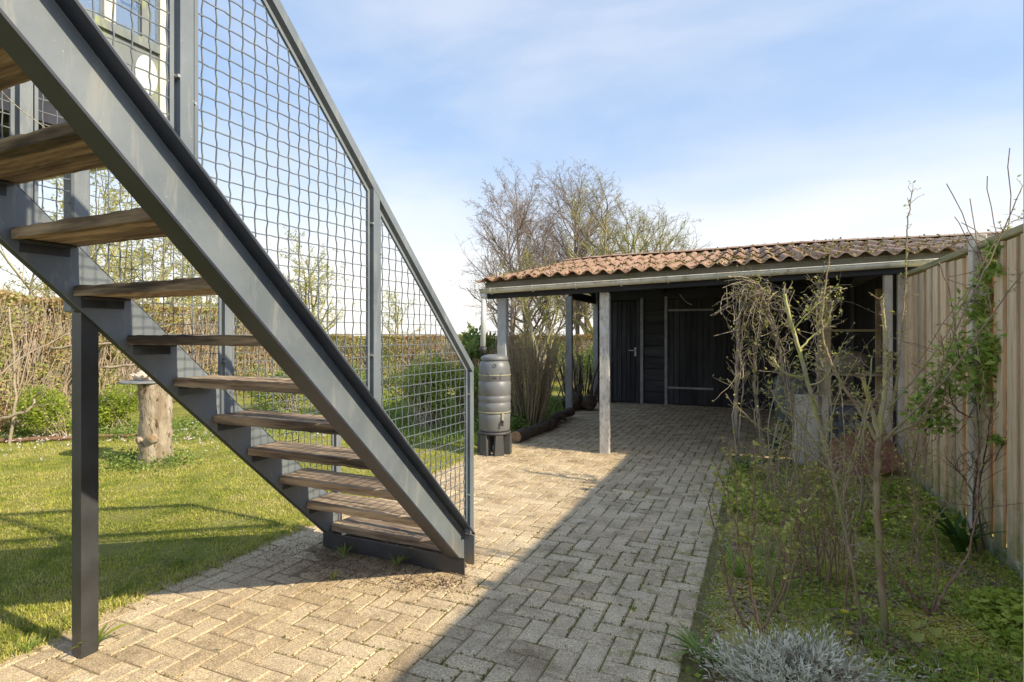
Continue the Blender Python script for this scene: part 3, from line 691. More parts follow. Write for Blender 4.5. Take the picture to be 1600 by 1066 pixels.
# back wall (v = 11.75)
BV = 11.75
def wb(x0, x1, z0, z1, y0, y1, m, nm, parent=cp, cur=.5, bev=0, **k):
    b = MB(); b.cur = cur; b.box((x0, BV + y0, z0), (x1, BV + y1, z1), bev=bev); return cpo(b, nm, m, parent, **k)
wb(-3.06, 3.2, 0, 2.6, .06, .12, M_black, 'back_wall')
wb(-3.10, -3.0, -.02, 2.4, -.03, .055, M_greypost, 'corner_post')
# vertical boards of doors: door 1, big doors
def board_door(x0, x1, z0, z1, n, nm, lab):
    b = MB(); b.box((x0, BV + .03, z0), (x1, BV + .055, z1)); d = cpo(b, nm, M_black, cp, label=lab); w_ = (x1 - x0) / n
    for k in range(n):
        q = MB(); q.cur = rng.random(); q.box((x0 + w_ * k + .004, BV + .005 + rng.uniform(0, .004), z0 + .002), (x0 + w_ * (k + 1) - .004, BV + .0295, z1 - .002), bev=.004); cpo(q, 'board', M_black, d)
    return d
d1 = board_door(-2.97, -2.12, .03, 2.10, 9, 'door', 'single black board door with pale handle')
wb(-2.115, -2.055, .0, 2.16, -.02, .055, M_strip, 'door_jamb'); wb(-1.63, -1.575, .0, 2.18, -.02, .055, M_strip, 'door_jamb')
for k in range(9):
    wb(-2.05, -1.635, .02 + .235 * k, .02 + .235 * k + .225, .012 + .006 * (k % 2), .05, M_blackh, 'plank', cur=rng.random(), bev=.004)
d2 = board_door(-1.57, -.33, .03, 2.12, 11, 'door', 'left leaf of the wide black board doors with long strap hinges')
d3 = board_door(-.32, .95, .03, 2.12, 11, 'door', 'right leaf of the wide black board doors')
wb(-3.0, 1.0, 2.125, 2.32, -.01, .05, M_blackh, 'lintel')
for (x0, x1, d_) in ((-2.99, -2.80, d1), (-1.60, -.70, d2), (.05, .97, d3)):
    for zz in (.33, 1.88): wb(x0, x1, zz, zz + .04, -.006, .003, M_strip, 'strap_hinge', d_)
# door handle
b = MB(); b.box((-2.235, BV - .012, .97), (-2.195, BV + .003, 1.15)); b.tube([(-2.215, BV - .01, 1.09), (-2.215, BV - .06, 1.09), (-2.34, BV - .06, 1.09)], .011, 6); cpo(b, 'handle', M_pipe, d1)
# planks right of the doors
n = 9
for k in range(n): wb(.98 + .24 * k, .98 + .24 * k + .232, .02, 2.3, .01, .05, M_black, 'board', cur=rng.random())
# left side: planks above 1.9 only; rear return wall
b = MB(); b.box((-3.10, 9.98, 2.06), (-3.03, 11.70, 2.2)); cpo(b, 'side_beam', M_beamdk)
# right inside wall
for k in range(19):
    b = MB(); b.cur = rng.random(); y = 7.15 + .24 * k; b.box((1.66, y, 0), (1.69, y + .232, 2.25)); cpo(b, 'board', M_black)
# roof frame
ze = lambda u: 2.075 + .036 * (u + 3.0) + .012 * math.sin(u * 2.1)
zr_ = lambda u: 2.73 + .085 * (1 - math.exp(-max(0, u + 3.2) / 1.2)) + .012 * math.sin(u * 1.7)
VR = 10.0; VB = 12.35
def roof_z(u, y):
    v0 = vf(u) - .20
    if y <= VR: t = (y - v0) / (VR - v0); return ze(u) + (zr_(u) - ze(u)) * t - .02 * math.sin(math.pi * t)
    return zr_(u) - .17 * (y - VR)
# front beam and fascia, following the skewed eave
def along(name, m, y0, y1, z0, z1, x0=-3.06, x1=3.3, n=8, zfun=zb):
    b = MB(); vs = []; fs = []
    for k in range(n + 1):
        x = x0 + (x1 - x0) * k / n; q = vf(x); z = zfun(x); vs += [(x, q + y0, z + z0), (x, q + y1, z + z0), (x, q + y1, z + z1), (x, q + y0, z + z1)]
    for k in range(n):
        a = 4 * k
        for i in range(4): fs.append((a + i, a + (i + 1) % 4, a + 4 + (i + 1) % 4, a + 4 + i))
    fs.append((0, 1, 2, 3)); a = 4 * n; fs.append((a + 3, a + 2, a + 1, a)); b.add(vs, fs); return cpo(b, name, m)
along('front_beam', M_beamdk, -.07, .07, 0, .115)
along('fascia', M_fascia, -.098, -.072, .075, .190)
along('eave_filler', M_fascia, -.06, -.02, .116, .225)
for yy in (8.2, 9.1, 10.0, 10.9, 11.65):
    b = MB(); vs = []
    for k in range(9):
        x = -3.12 + 6.4 * k / 8; z = roof_z(x, yy) - .045; vs.append((x, z))
    b.prism([(x, z) for x, z in vs] + [(x, z - .11) for x, z in vs[::-1]], yy - .03, yy + .03, 'y'); cpo(b, 'purlin', M_beamdk)
for x in (-3.07, -1.63, 0.0, 1.55):
    b = MB(); pl = [(y, roof_z(x, y) - .158) for y in (vf(x) + .08, 8.3, 9.4, VR, 11.7)]
    b.prism(pl + [(y, z - .10) for y, z in pl[::-1]], x - .03, x + .03, 'x'); cpo(b, 'rafter', M_beamdk)
# corrugated sheets
WL = .177
def corr_sheet(u0, u1, ya, yb, lift, nm='roof_sheet'):
    b = MB(); b.cur = rng.random(); nx = int(round((u1 - u0) / WL * 8)); ny = 5; T = .007; vs = []; fs = []
    yl = lambda u, t: (ya if not callable(ya) else ya(u)) * (1 - t) + (yb if not callable(yb) else yb(u)) * t
    off = rng.uniform(-.006, .006)
    for lay in (0, 1):
        for j in range(ny + 1):
            for i in range(nx + 1):
                u = u0 + (u1 - u0) * i / nx; t = j / ny; y = yl(u, t)
                z = roof_z(u, y) + .026 * math.cos(2 * math.pi * u / WL) + lift * (1 - t) + off * (1 - t) + .003 * nz(u, y, 9, 3)
                vs.append((u, y + .008 * nz(u, 1, 8, 2) * (j == 0), z - lay * T))
    m_ = (nx + 1) * (ny + 1)
    for j in range(ny):
        for i in range(nx):
            a = j * (nx + 1) + i; fs.append((a, a + 1, a + nx + 2, a + nx + 1)); fs.append((a + m_, a + nx + 1 + m_, a + nx + 2 + m_, a + 1 + m_))
    for i in range(nx): fs.append((i + 1, i, i + m_, i + 1 + m_)); a = ny * (nx + 1) + i; fs.append((a, a + 1, a + 1 + m_, a + m_))
    for j in range(ny): a = j * (nx + 1); fs.append((a, a + nx + 1, a + nx + 1 + m_, a + m_)); a += nx; fs.append((a + nx + 1, a, a + m_, a + nx + 1 + m_))
    b.add(vs, fs); return cpo(b, nm, M_roof, cp, smooth=True)
u = -3.14; k = 0
while u < 3.5:
    u2 = u + WL * 5
    e0 = lambda q: vf(q) - .20
    m1 = lambda q: e0(q) + (VR - e0(q)) * .34; m2 = lambda q: e0(q) + (VR - e0(q)) * .67
    corr_sheet(u, u2 + .04, e0, lambda q: m1(q) + .12, .010 + .003 * (k % 2))
    corr_sheet(u, u2 + .04, m1, lambda q: m2(q) + .12, .015 + .003 * (k % 2))
    corr_sheet(u, u2 + .04, m2, VR + .02, .018 + .003 * (k % 2))
    corr_sheet(u, u2 + .04, VB, VR - .02, .0 + .003 * (k % 2))
    u = u2; k += 1
# dark ridge capping
b = MB(); vs = []; fs = []; n = 40
for k in range(n + 1):
    x = -3.15 + 6.7 * k / n; z = zr_(x) + .052 + .008 * nz(x, 0, 5); vs += [(x, VR - .16, z - .045), (x, VR, z), (x, VR + .16, z - .045), (x, VR, z - .012)]
for k in range(n):
    a = 4 * k
    for i in range(4): fs.append((a + i, a + (i + 1) % 4, a + 4 + (i + 1) % 4, a + 4 + i))
b.add(vs, fs); cpo(b, 'ridge_cap', M_roof)
# moss cushions in the valleys
mp_ = scatter(2600, lambda: (rng.uniform(-3.0, 3.4), 0, 0))
for i in range(len(mp_)):
    x = mp_[i, 0]; t = rng.random() ** 1.6; e = vf(x) - .2
    y = e + (VR - e) * (t if rng.random() < .6 else rng.choice((.0, .34, .67, .99))) + rng.uniform(0, .05)
    mp_[i] = (x, y, roof_z(x, y) + .03 * math.cos(2 * math.pi * x / WL) + .022)
mp_ -= np.array(CO)
mo = leaves_mesh('roof_moss', mp_, .03, leafmat('roof_moss_tuft', [(.08, .08, .02), (.18, .16, .05), (.3, .22, .06)], .1), up=.7, aspect=.9)
tag(link('roof_moss', mo, None, cp), kind='stuff')
# gutter with brackets and downpipe
def gutter():
    r = .052; vs = []; fs = []; n = 26; ns_ = 8; x0, x1 = -3.09, 1.80
    for k in range(n + 1):
        x = x0 + (x1 - x0) * k / n; y = vf(x) - .155; z = zb(x) + .105
        for lay, rr in ((0, r), (1, r - .005)):
            for i in range(ns_ + 1):
                a = math.pi + math.pi * i / ns_; vs.append((x, y + rr * math.cos(a), z + rr * math.sin(a) * 1.05 + .003 * nz(x, i, 2)))
    m_ = 2 * (ns_ + 1)
    for k in range(n):
        for i in range(ns_):
            a = k * m_ + i; fs.append((a, a + m_, a + m_ + 1, a + 1)); c = a + ns_ + 1; fs.append((c, c + 1, c + m_ + 1, c + m_))
        for i in (0, ns_):
            a = k * m_ + i; c = a + ns_ + 1; fs.append((a, c, c + m_, a + m_))
    for k in (0, n): fs.append(tuple(k * m_ + i for i in range(ns_ + 1)))
    b = MB(); b.add(vs, fs)
    pts = [(x0 + (x1 - x0) * k / n, vf(x0 + (x1 - x0) * k / n) - .155 - r, zb(x0 + (x1 - x0) * k / n) + .106) for k in range(n + 1)]
    b.tube(pts, .007, 6)
    g = cpo(b, 'gutter', M_gutter, cp, smooth=True)
    x = -2.95
    while x < 1.2:
        y = vf(x) - .155; z = zb(x) + .105; q = MB()
        ar = [(x, y + (r + .006) * math.cos(a), z + (r + .006) * math.sin(a) * 1.05) for a in [math.pi + math.pi * i / 8 for i in range(9)]]
        q.tube([(x, y - r - .008, z + .012)] + ar + [(x, y + .07, z + .02)], .0075, 4); cpo(q, 'bracket', M_pipe, g); x += .52
    gx, gy = -3.05, vf(-3.05) - .155; q = MB(); gz = zb(gx) + .055
    q.tube([(gx, gy, gz), (gx, gy, gz - .06)], .042, 12); q.tube([(gx, gy, gz - .04), (gx + .015, gy - .06, 1.26)], .033, 14); cpo(q, 'downpipe', M_pipe, g, smooth=True)
    return gx + .015, gy - .06
dpx, dpy = gutter()
# dangling cable under the beam
b = MB(); q0 = P(1062, 460, 8.4); b.tube([q0 + Vector((.02 * k, -.01 * k, -.16 * math.sin(k / 9 * 1.5) + 0)) for k in range(10)], .005, 4); cpo(b, 'hanging_cable', M_pipe)
# shelf unit inside right bay
sh = thing('shelf_unit', 'rough timber shelf rack with bundled sacks in the dark right bay', 'shelves', c2w(.60 * 7.9, 7.9)); sh.rotation_euler = (0, 0, .12)
for x in (-.36, .36):
    for y in (-.18, .18):
        b = MB(); b.cur = rng.random(); b.box((x - .035, y - .02, 0), (x + .035, y + .02, 2.05)); b.build('upright', M_slat, sh)
for z in (.45, .85, 1.45):
    b = MB(); b.cur = .3; b.box((-.40, -.22, z), (.40, .22, z + .03)); b.build('shelf', M_slat, sh)
sk = MB(); vs = []
def blob(mb, c, r, seg=14, rings=8, amp=.12, sc_=3.0, M=None):
    prof = []; vs = []; fs = []
    for j in range(rings + 1):
        ph = math.pi * j / rings
        for i in range(seg):
            a = 2 * math.pi * i / seg; d = Vector((math.sin(ph) * math.cos(a), math.sin(ph) * math.sin(a), math.cos(ph)))
            k = 1 + amp * nz(d.x * sc_ + c[0] * 5, d.y * sc_ + d.z * sc_ * 1.3, 1.0, c[2] * 3)
            vs.append(Vector(c) + Vector((d.x * r[0], d.y * r[1], d.z * r[2])) * k)
    for j in range(rings):
        for i in range(seg):
            a = j * seg + i; b2 = j * seg + (i + 1) % seg; fs.append((a, a + seg, b2 + seg, b2))
    if M is not None: vs = [M @ v for v in vs]
    mb.add(vs, fs)
M_sack = mat('dusty_sack', (.30, .25, .19), (.42, .36, .28), 9, rough=.9, bump=.5)
so = c2w(.60 * 7.9, 7.9)
blob(sk, (0, 0, 0), (.27, .17, .16)); o = sk.build('sack', M_sack, None, True, 'dusty beige sack lying on the middle board of the shelf rack', 'sack', loc=so + Vector((-.05, 0, 1.03)))
# covered machine in the dark (pale green box shape)
# ================================================================== water butt
wx, wy = -2.83, 6.16
bt = thing('water_butt', 'slim grey plastic rain barrel on charcoal stand under the downpipe', 'rain barrel', (wx, wy, 0))
prof = [(.150, .27), (.172, .272), (.184, .29), (.187, .42), (.189, .47), (.184, .475), (.184, .485), (.190, .49), (.192, .60), (.187, .606), (.187, .620), (.193, .627), (.193, .68), (.188, .686), (.188, .70), (.193, .706), (.193, .85), (.187, .856), (.187, .868), (.191, .874), (.190, .96), (.186, 1.02), (.172, 1.075), (.150, 1.10), (.145, 1.105)]
b = MB(); b.lathe(prof, 40); body = b.build('barrel', M_barrel, bt, True)
b = MB(); b.lathe([(.135, 1.10), (.158, 1.102), (.163, 1.112), (.163, 1.13), (.155, 1.148), (.12, 1.165), (.06, 1.172), (.01, 1.173)], 36); b.build('lid', M_barrel, bt, True)
for zz in (.93, .495):
    b = MB(); b.lathe([(.1905, zz - .006), (.1945, zz - .004), (.1945, zz + .008), (.1905, zz + .010)], 40); b.build('stained_band', M_barrel_tape, bt, True)
tocam = math.atan2(-wy, -wx)
def on_barrel(a, r, z): return Vector((r * math.cos(a), r * math.sin(a), z))
# handle recess panel, maker's badge ring, overflow slot, tap
for s_ in (-1, 1):
    b = MB(); pts = [on_barrel(tocam + s_ * .95, .192, 1.0 - .05), on_barrel(tocam + s_ * .40, .1925, .955), on_barrel(tocam + s_ * .36, .1925, .945), on_barrel(tocam + s_ * .35, .1935, .88)]; b.tube(pts, .004, 5); b.build('recess_edge', M_stand, bt)
b = MB(); b.tube([on_barrel(tocam - .12 + .04 * k, .192, .905) for k in range(7)], .007, 6); b.build('hand_grip_slot', M_barrel_dk, bt)
b = MB(); c = on_barrel(tocam, .183, 1.045); d = Vector((math.cos(tocam), math.sin(tocam), .25)).normalized(); t1 = d.orthogonal().normalized(); t2 = d.cross(t1)
b.tube([c + (t1 * math.cos(a) + t2 * math.sin(a)) * .018 for a in [k * math.pi / 6 for k in range(13)]], .003, 5); b.build('badge', M_stand, bt)
b = MB(); a_ = tocam + .45
b.tube([on_barrel(a_, .185, .40), on_barrel(a_, .225, .40)], .014, 8); b.tube([on_barrel(a_, .222, .41), on_barrel(a_, .222, .35)], .010, 8); b.build('tap', M_barrel_dk, bt)
b = MB(); b.box((-.014, -.004, -.07), (.014, .004, .07), Matrix.Translation(on_barrel(tocam + .5, .198, .43)) @ Matrix.Rotation(tocam + .5 + math.pi / 2, 4, 'Z')); b.build('label_strip', M_barrel_tape, bt)
b = MB(); b.lathe([(.17, .235), (.195, .24), (.197, .262), (.17, .268)], 30); std = b.build('stand', M_stand, bt, True)
for k in range(6):
    a = tocam + .3 + k * math.pi / 3; M_ = Matrix.Rotation(a, 4, 'Z'); b = MB()
    b.prism([(-.058, 0), (.058, 0), (.045, .236), (-.045, .236)], .125, .198, 'x', M_); b.build('foot', M_stand, std)
b = MB(); b.lathe([(.028, 0), (.034, .0), (.036, .03), (.048, .045), (.05, .085), (.038, .09), (.036, .06)], 20)
o = b.build('pipe_funnel', M_barrel_dk, None, True, 'black collar joining downpipe to the rain barrel lid', 'pipe fitting', loc=(wx, wy, 0)); o.location = (dpx, dpy, 1.165)

# ================================================================== loose things round the carport
def wiggle_path(pts, n=6, amp=.01, seed=0):
    pts = [Vector(p) for p in pts]; out_ = []
    for i in range(len(pts) - 1):
        p0 = pts[max(i - 1, 0)]; p1 = pts[i]; p2 = pts[i + 1]; p3 = pts[min(i + 2, len(pts) - 1)]
        for k in range(n):
            t = k / n; q = .5 * ((2 * p1) + (-p0 + p2) * t + (2 * p0 - 5 * p1 + 4 * p2 - p3) * t * t + (-p0 + 3 * p1 - 3 * p2 + p3) * t ** 3)
            out_.append(q + Vector((rng.gauss(0, amp), rng.gauss(0, amp), rng.gauss(0, amp * .6))))
    out_.append(pts[-1]); return out_
# fallen log along the paving edge
la, lb = G(806, 692), G(893, 652); la.z = .075; lb.z = .10; mid1 = la.lerp(lb, .45) + Vector((.05, .02, -.015)); mid2 = la.lerp(lb, .75) + Vector((-.03, .0, 0))
lp_ = wiggle_path([la, mid1, mid2, lb], 8, .006); n = len(lp_)
b = MB(); b.tube(lp_, [.078 - .010 * k / n + .006 * math.sin(k * .9) for k in range(n)], 14, rough=.28)
lg = b.build('fallen_log', M_bark_log, None, True, 'long brown log lying along the left edge of the carport paving', 'log')
b = MB(); dd = (lp_[0] - lp_[1]).normalized(); b.tube([lp_[0] + dd * .002, lp_[0] + dd * .006], [.073, .068], 14); b.build('cut_end', M_cut, lg)
b = MB(); q = lp_[int(n * .62)]; b.tube([q, q + Vector((.10, -.02, .02)), q + Vector((.16, -.05, -.03))], [.04, .035, .025], 8, rough=.3); b.build('branch_stub', M_bark_log, lg, True)
b = MB(); c = G(903, 640); blob(b, (0, 0, .13), (.22, .2, .17), 18, 12, .35, 2.6); blob(b, (.27, .1, .12), (.17, .2, .15), 16, 10, .35, 2.2)
b.build('root_stump', M_bark_log, None, True, 'dark knotty root stump beside the end of the fallen log', 'stump', loc=Vector((c.x - .1, c.y, 0)))
# distant pale green barrel
c = c2w((851 - 800) / F * 12.3, 12.3); b = MB(); b.lathe([(.09, 0), (.105, .05), (.108, .3), (.104, .32), (.108, .34), (.1, .56), (.085, .60), (.09, .62), (.02, .63)], 20)
bo = b.build('small_barrel', mat('pale_green_plastic', (.30, .36, .32), (.40, .46, .42), 6, rough=.5, bump=.05), None, True, 'pale grey green barrel standing far back beside the clump of stems', 'barrel', loc=c)
# things by the bay: upright slab, crate, tub, brown panel
c = G(1266, 728); b = MB(); b.box((-.17, -.04, -.05), (.17, .04, .76), bev=.008)
o = b.build('concrete_slab', M_conc, None, False, 'upright rough concrete slab standing at the end of the flower bed', 'slab', loc=c); o.rotation_euler = (R(-2), R(1), .25)
def crate(name, lab, loc, w_, d_, h_, m, rz):
    t = thing(name, lab, 'crate', loc, rz); wall = .012
    b = MB(); b.box((-w_ / 2, -d_ / 2, 0), (w_ / 2, d_ / 2, .015)); b.build('base', m, t)
    for sx_, sy_ in ((1, 0), (-1, 0), (0, 1), (0, -1)):
        b = MB(); nh = 4
        if sx_:
            x = sx_ * (w_ / 2 - wall / 2)
            for k in range(5): y = -d_ / 2 + wall + (d_ - 2 * wall) * k / 4; b.box((x - wall / 2, y - .012, .016), (x + wall / 2, y + .012, h_ - .002))
            for k in range(4): z = .04 + (h_ - .09) * k / 3; b.box((x - wall / 2 + .002, -d_ / 2 + wall + .001, z), (x + wall / 2 - .002, d_ / 2 - wall - .001, z + .045))
        else:
            y = sy_ * (d_ / 2 - wall / 2)
            for k in range(5): x = -w_ / 2 + .012 + (w_ - .024) * k / 4; b.box((x - .012, y - wall / 2, .016), (x + .012, y + wall / 2, h_))
            for k in range(4): z = .04 + (h_ - .09) * k / 3; b.box((-w_ / 2, y - wall / 2 + .002, z), (w_ / 2, y + wall / 2 - .002, z + .045))
        b.build('side', m, t)
    return t
M_grey_plastic = mat('slate_grey_plastic', (.10, .115, .14), (.14, .155, .18), 5, rough=.5, bump=.05)
c = G(1322, 705); crate('plastic_crate', 'slate grey plastic crate standing behind the shrubs near the shelves', c, .52, .4, .52, M_grey_plastic, .15)
c = c2w((1243 - 800) / F * 9.2, 9.2); b = MB()
vs = []; 
b.lathe([(.02, 0), (.26, .0), (.29, .04), (.32, .35), (.33, .62), (.30, .72), (.2, .80), (.05, .84)], 24, M=Matrix.Diagonal((1, .7, 1, 1)))
b.build('storage_tub', mat('grey_green_plastic', (.16, .21, .20), (.22, .27, .26), 4, rough=.45, bump=.05), None, True, 'rounded grey green tub in front of the black boards of the bay', 'tub', loc=c)
c = G(1408, 752); c.z = 0; t = thing('board_panel', 'reddish brown board panel leaning against the fence foot', 'boards', Vector((1.12, c.y + .1, .0)), .15)
M_redb = wood('reddish_board', (.18, .075, .04), (.30, .15, .09), (.12, .07, .05), 1, rough=.85)
for k in range(4):
    b = MB(); b.cur = rng.random(); b.box((-.30 + .15 * k, -.012, 0), (-.30 + .15 * k + .142, .012, .46), Matrix.Rotation(R(-24), 4, 'Y') @ Matrix.Rotation(R(-18), 4, 'X')); b.build('board', M_redb, t)
b = MB(); b.box((-.3, .013, .30), (.29, .04, .36), Matrix.Rotation(R(-24), 4, 'Y') @ Matrix.Rotation(R(-18), 4, 'X')); b.build('batten', M_bark_log, t)

# ------------------------------------------------------------------ tree stump table
sc_ = G(243, 722); st = thing('tree_stump', 'pale peeling tree stump standing on the lawn carrying a round slate', 'tree stump', (sc_.x, sc_.y, 0))
b = MB(); pts = [(0, 0, -.03), (0, 0, .06), (.0, 0, .2), (.005, 0, .4), (0, .005, .6), (-.01, 0, .75), (-.015, 0, .865)]; b.tube(wiggle_path(pts, 4, .002), [.185] * 2 + [.17] * 3 + [.158] * 40, 20, rough=.16)
b2 = b.build('trunk', M_stump, st, True)
for (x, y, z, r) in ((.12, -.12, .28, .05), (-.03, -.165, .26, .035)):
    q = MB(); q.tube([(x * .8, y * .8, z), (x * 1.12, y * 1.12, z + .01)], [r * 1.2, r], 12, rough=.3); kb = q.build('knot', M_stump, b2, True)
    q = MB(); q.tube([(x * 1.12, y * 1.12, z + .01), (x * 1.135, y * 1.135, z + .01)], [r * .8, r * .75], 12); q.build('knot_face', M_cut, b2, True)
b = MB(); b.lathe([(.01, .87), (.25, .872), (.262, .88), (.258, .893), (.01, .895)], 28); vs = b.v; b.v = [(x * (1 + .05 * nz(x * 5, y * 5)), y * (1 + .05 * nz(x * 5, y * 5, 1, 3)), z) for x, y, z in b.v]
M_slate = mat('grey_slate', (.16, .17, .18), (.26, .27, .28), 8, (.4, .4, .38), 20, (.6, .75), rough=.7, bump=.3)
b.build('slate_disc', M_slate, None, False, 'round grey slate disc lying on top of the tree stump', 'slate plate', loc=(sc_.x - .12, sc_.y - .02, .002))
b = MB(); pr = []
for k in range(60):   # spiral shell ridge body
    a = k * .42; r = .085 * (1 - k / 70); pr.append((r * math.cos(a) * .9, r * math.sin(a) * .8, .03 + .10 * k / 60))
b.tube(pr, [.036 * (1 - k / 75) for k in range(60)], 8, rough=.2)
for k in range(9):
    a = k * .7; b.tube([(.08 * math.cos(a), .075 * math.sin(a), .05), (.135 * math.cos(a), .125 * math.sin(a), .075 + .01 * (k % 2))], [.016, .003], 6)
b.build('shell', mat('cream_shell', (.55, .46, .38), (.72, .66, .58), 18, (.35, .24, .18), 24, (.55, .7), rough=.5, bump=.2), None, True, 'knobbly cream sea shell resting on the slate of the stump', 'shell', loc=(sc_.x - .16, sc_.y - .03, .898))

# ================================================================== branches
def branch(mb, tips, p, d, L_, r, lvl, prm):
    segs = prm['segs'][lvl]; pts = [p.copy()]; ds = [d.copy()]; q = p.copy(); dd = d.copy()
    for k in range(segs):
        dd = (dd + Vector((rng.gauss(0, 1), rng.gauss(0, 1), rng.gauss(0, .7))) * prm['wig'][lvl] + Vector((0, 0, prm['trop'][lvl]))).normalized()
        q = q + dd * (L_ / segs); pts.append(q.copy()); ds.append(dd.copy())
    last = lvl == len(prm['segs']) - 1
    rt = r * prm.get('taper', .35) if not last else r * .5
    mb.cur = lvl / 4; mb.tube(pts, [r + (rt - r) * k / segs for k in range(segs + 1)], 7 if lvl == 0 else (5 if lvl == 1 else 3), cap=False)
    if last: tips.append((pts, ds)); return
    if lvl == len(prm['segs']) - 2: tips.append((pts[-2:], ds[-2:]))
    n = prm['kids'][lvl]; n = max(1, int(n * rng.uniform(.75, 1.25)))
    for i in range(n):
        t = prm['start'][lvl] + (1 - prm['start'][lvl]) * (i + rng.random()) / n; f = t * segs; k = min(int(f), segs - 1)
        bp = pts[k].lerp(pts[k + 1], f - k); bd = ds[k + 1]
        side = bd.orthogonal().normalized(); side.rotate(Matrix.Rotation(rng.uniform(0, 2 * math.pi), 3, bd))
        a = R(rng.gauss(prm['ang'][lvl], 9)); nd = (bd * math.cos(a) + side * math.sin(a)).normalized()
        branch(mb, tips, bp, nd, L_ * prm['len'][lvl] * rng.uniform(.6, 1.15) * (1.1 - .45 * t), max(prm.get('minr', .0042), r * (1 - .6 * t) * prm['rad'][lvl]), lvl + 1, prm)
def tree(name, label, cat, base, h_, r, prm, m, m2=None, lean=(0, 0), buds=0, budm=None, bsize=.05, group=None, stems=1, spread=.15, aspect=.5):
    t = thing(name, label, cat, base, 0, group); mb0 = MB(); mb = MB(); tips = []
    for s_ in range(stems):
        d = Vector((lean[0] + rng.gauss(0, spread) * (stems > 1), lean[1] + rng.gauss(0, spread) * (stems > 1), 1)).normalized()
        segs = prm['segs'][0]; pts = [Vector((rng.gauss(0, .06) * (stems > 1), rng.gauss(0, .06) * (stems > 1), -.05))]; dd = d; ds = [d]
        LL = h_ * rng.uniform(.85, 1.0)
        for k in range(segs):
            dd = (dd + Vector((rng.gauss(0, 1), rng.gauss(0, 1), 0)) * prm['wig'][0] + Vector((0, 0, prm['trop'][0]))).normalized(); pts.append(pts[-1] + dd * LL / segs); ds.append(dd)
        mb0.tube(pts, [r * (1 - .85 * k / segs) for k in range(segs + 1)], 8, cap=False, rough=.1)
        n = prm['kids'][0]
        for i in range(n):
            tt = prm['start'][0] + (1 - prm['start'][0]) * (i + rng.random()) / n; f = tt * segs; k = min(int(f), segs - 1); bp = pts[k].lerp(pts[k + 1], f - k); bd = ds[k + 1]
            side = bd.orthogonal().normalized(); side.rotate(Matrix.Rotation(rng.uniform(0, 2 * math.pi), 3, bd)); a = R(rng.gauss(prm['ang'][0], 8))
            branch(mb, tips, bp, (bd * math.cos(a) + side * math.sin(a)).normalized(), LL * prm['len'][0] * rng.uniform(.7, 1.1) * (1.15 - .6 * tt), r * (1 - .75 * tt) * prm['rad'][0], 1, prm)
    mb0.build('trunk', m, t, True); cr_ = mb.build('crown', m2 or m, t)
    if buds:
        pos = []
        for pts, ds in tips:
            for _ in range(buds):
                k = rng.randrange(len(pts) - 1); q = pts[k].lerp(pts[k + 1], rng.random()); pos.append((q.x + rng.gauss(0, bsize * .3), q.y + rng.gauss(0, bsize * .3), q.z + rng.gauss(0, bsize * .3)))
        tag(link('leaves', leaves_mesh('leaves', np.array(pos), bsize, budm, up=.5, aspect=aspect), None, t), kind='stuff')
    return t
PB = dict(segs=[9, 6, 5, 4, 3], wig=[.04, .10, .14, .16, .18], trop=[.02, .07, .04, .0, -.04], kids=[26, 11, 6, 4], start=[.2, .15, .12, .1], ang=[42, 40, 42, 45], len=[.46, .5, .5, .5], rad=[.5, .5, .55, .6])
PO = dict(segs=[7, 7, 5, 4, 3], wig=[.06, .13, .18, .2, .2], trop=[.02, .05, .05, .05, .02], kids=[13, 10, 7, 4], start=[.2, .2, .15, .1], ang=[50, 42, 45, 50], len=[.55, .5, .48, .45], rad=[.62, .5, .5, .6])
tg_ = 'bare trees behind the carport'
def tb(px, D): return c2w((px - 800) / F * D, D, -.05)
tree('birch_tree', 'tall slender bare birch behind the left end of the carport roof', 'tree', tb(833, 19), 6.4, .105, PB, M_branch_birch, lean=(-.08, 0), group=tg_)
tree('birch_tree', 'small bare birch at the left end of the tree group over the downpipe', 'tree', tb(800, 17), 5.2, .08, PB, M_branch_birch, lean=(-.03, 0), group=tg_)
tree('birch_tree', 'bare birch with purplish twigs rising above the middle of the tree group', 'tree', tb(882, 21), 6.8, .11, PB, M_branch_birch, lean=(.02, 0), group=tg_)
tree('birch_tree', 'thin bare birch leaning left between two taller trees', 'tree', tb(862, 18), 5.4, .08, PB, M_branch_birch, lean=(-.1, .05), group=tg_)
tree('birch_tree', 'purplish bare tree at the tallest point of the tree group', 'tree', tb(918, 22), 7.4, .12, PB, M_branch_birch, lean=(.0, 0), group=tg_)
tree('bare_tree', 'mossy bare tree with wide spreading limbs over the roof ridge', 'tree', tb(925, 17), 5.6, .11, PO, M_branch_far, lean=(.05, 0), group=tg_)
tree('bare_tree', 'mossy two stemmed bare tree with limbs reaching right over the roof', 'tree', tb(972, 18), 5.4, .12, PO, M_branch_far, lean=(.14, .05), group=tg_, stems=2, spread=.14)
tree('bare_tree', 'low open crowned bare tree farthest right above the roof ridge', 'tree', tb(1015, 18), 4.9, .10, PO, M_branch_far, lean=(.12, .05), group=tg_, stems=2, spread=.2)
tree('bare_tree', 'fine twigged bare tree between the birches and the spreading trees', 'tree', tb(900, 19), 5.6, .10, PO, M_branch_birch, lean=(.05, 0), group=tg_)
tree('bare_tree', 'low leaning mossy tree seen between the carport posts', 'tree', tb(858, 15.5), 3.6, .11, PO, M_branch_far, lean=(-.25, 0), group=tg_)
PS = dict(minr=.004, segs=[6, 6, 4, 4], wig=[.07, .13, .18, .2], trop=[.02, .03, .03, .02], kids=[12, 9, 6], start=[.15, .15, .1], ang=[52, 45, 48], len=[.6, .5, .45], rad=[.6, .5, .55])
lt = 'budding trees beyond the left hedge'
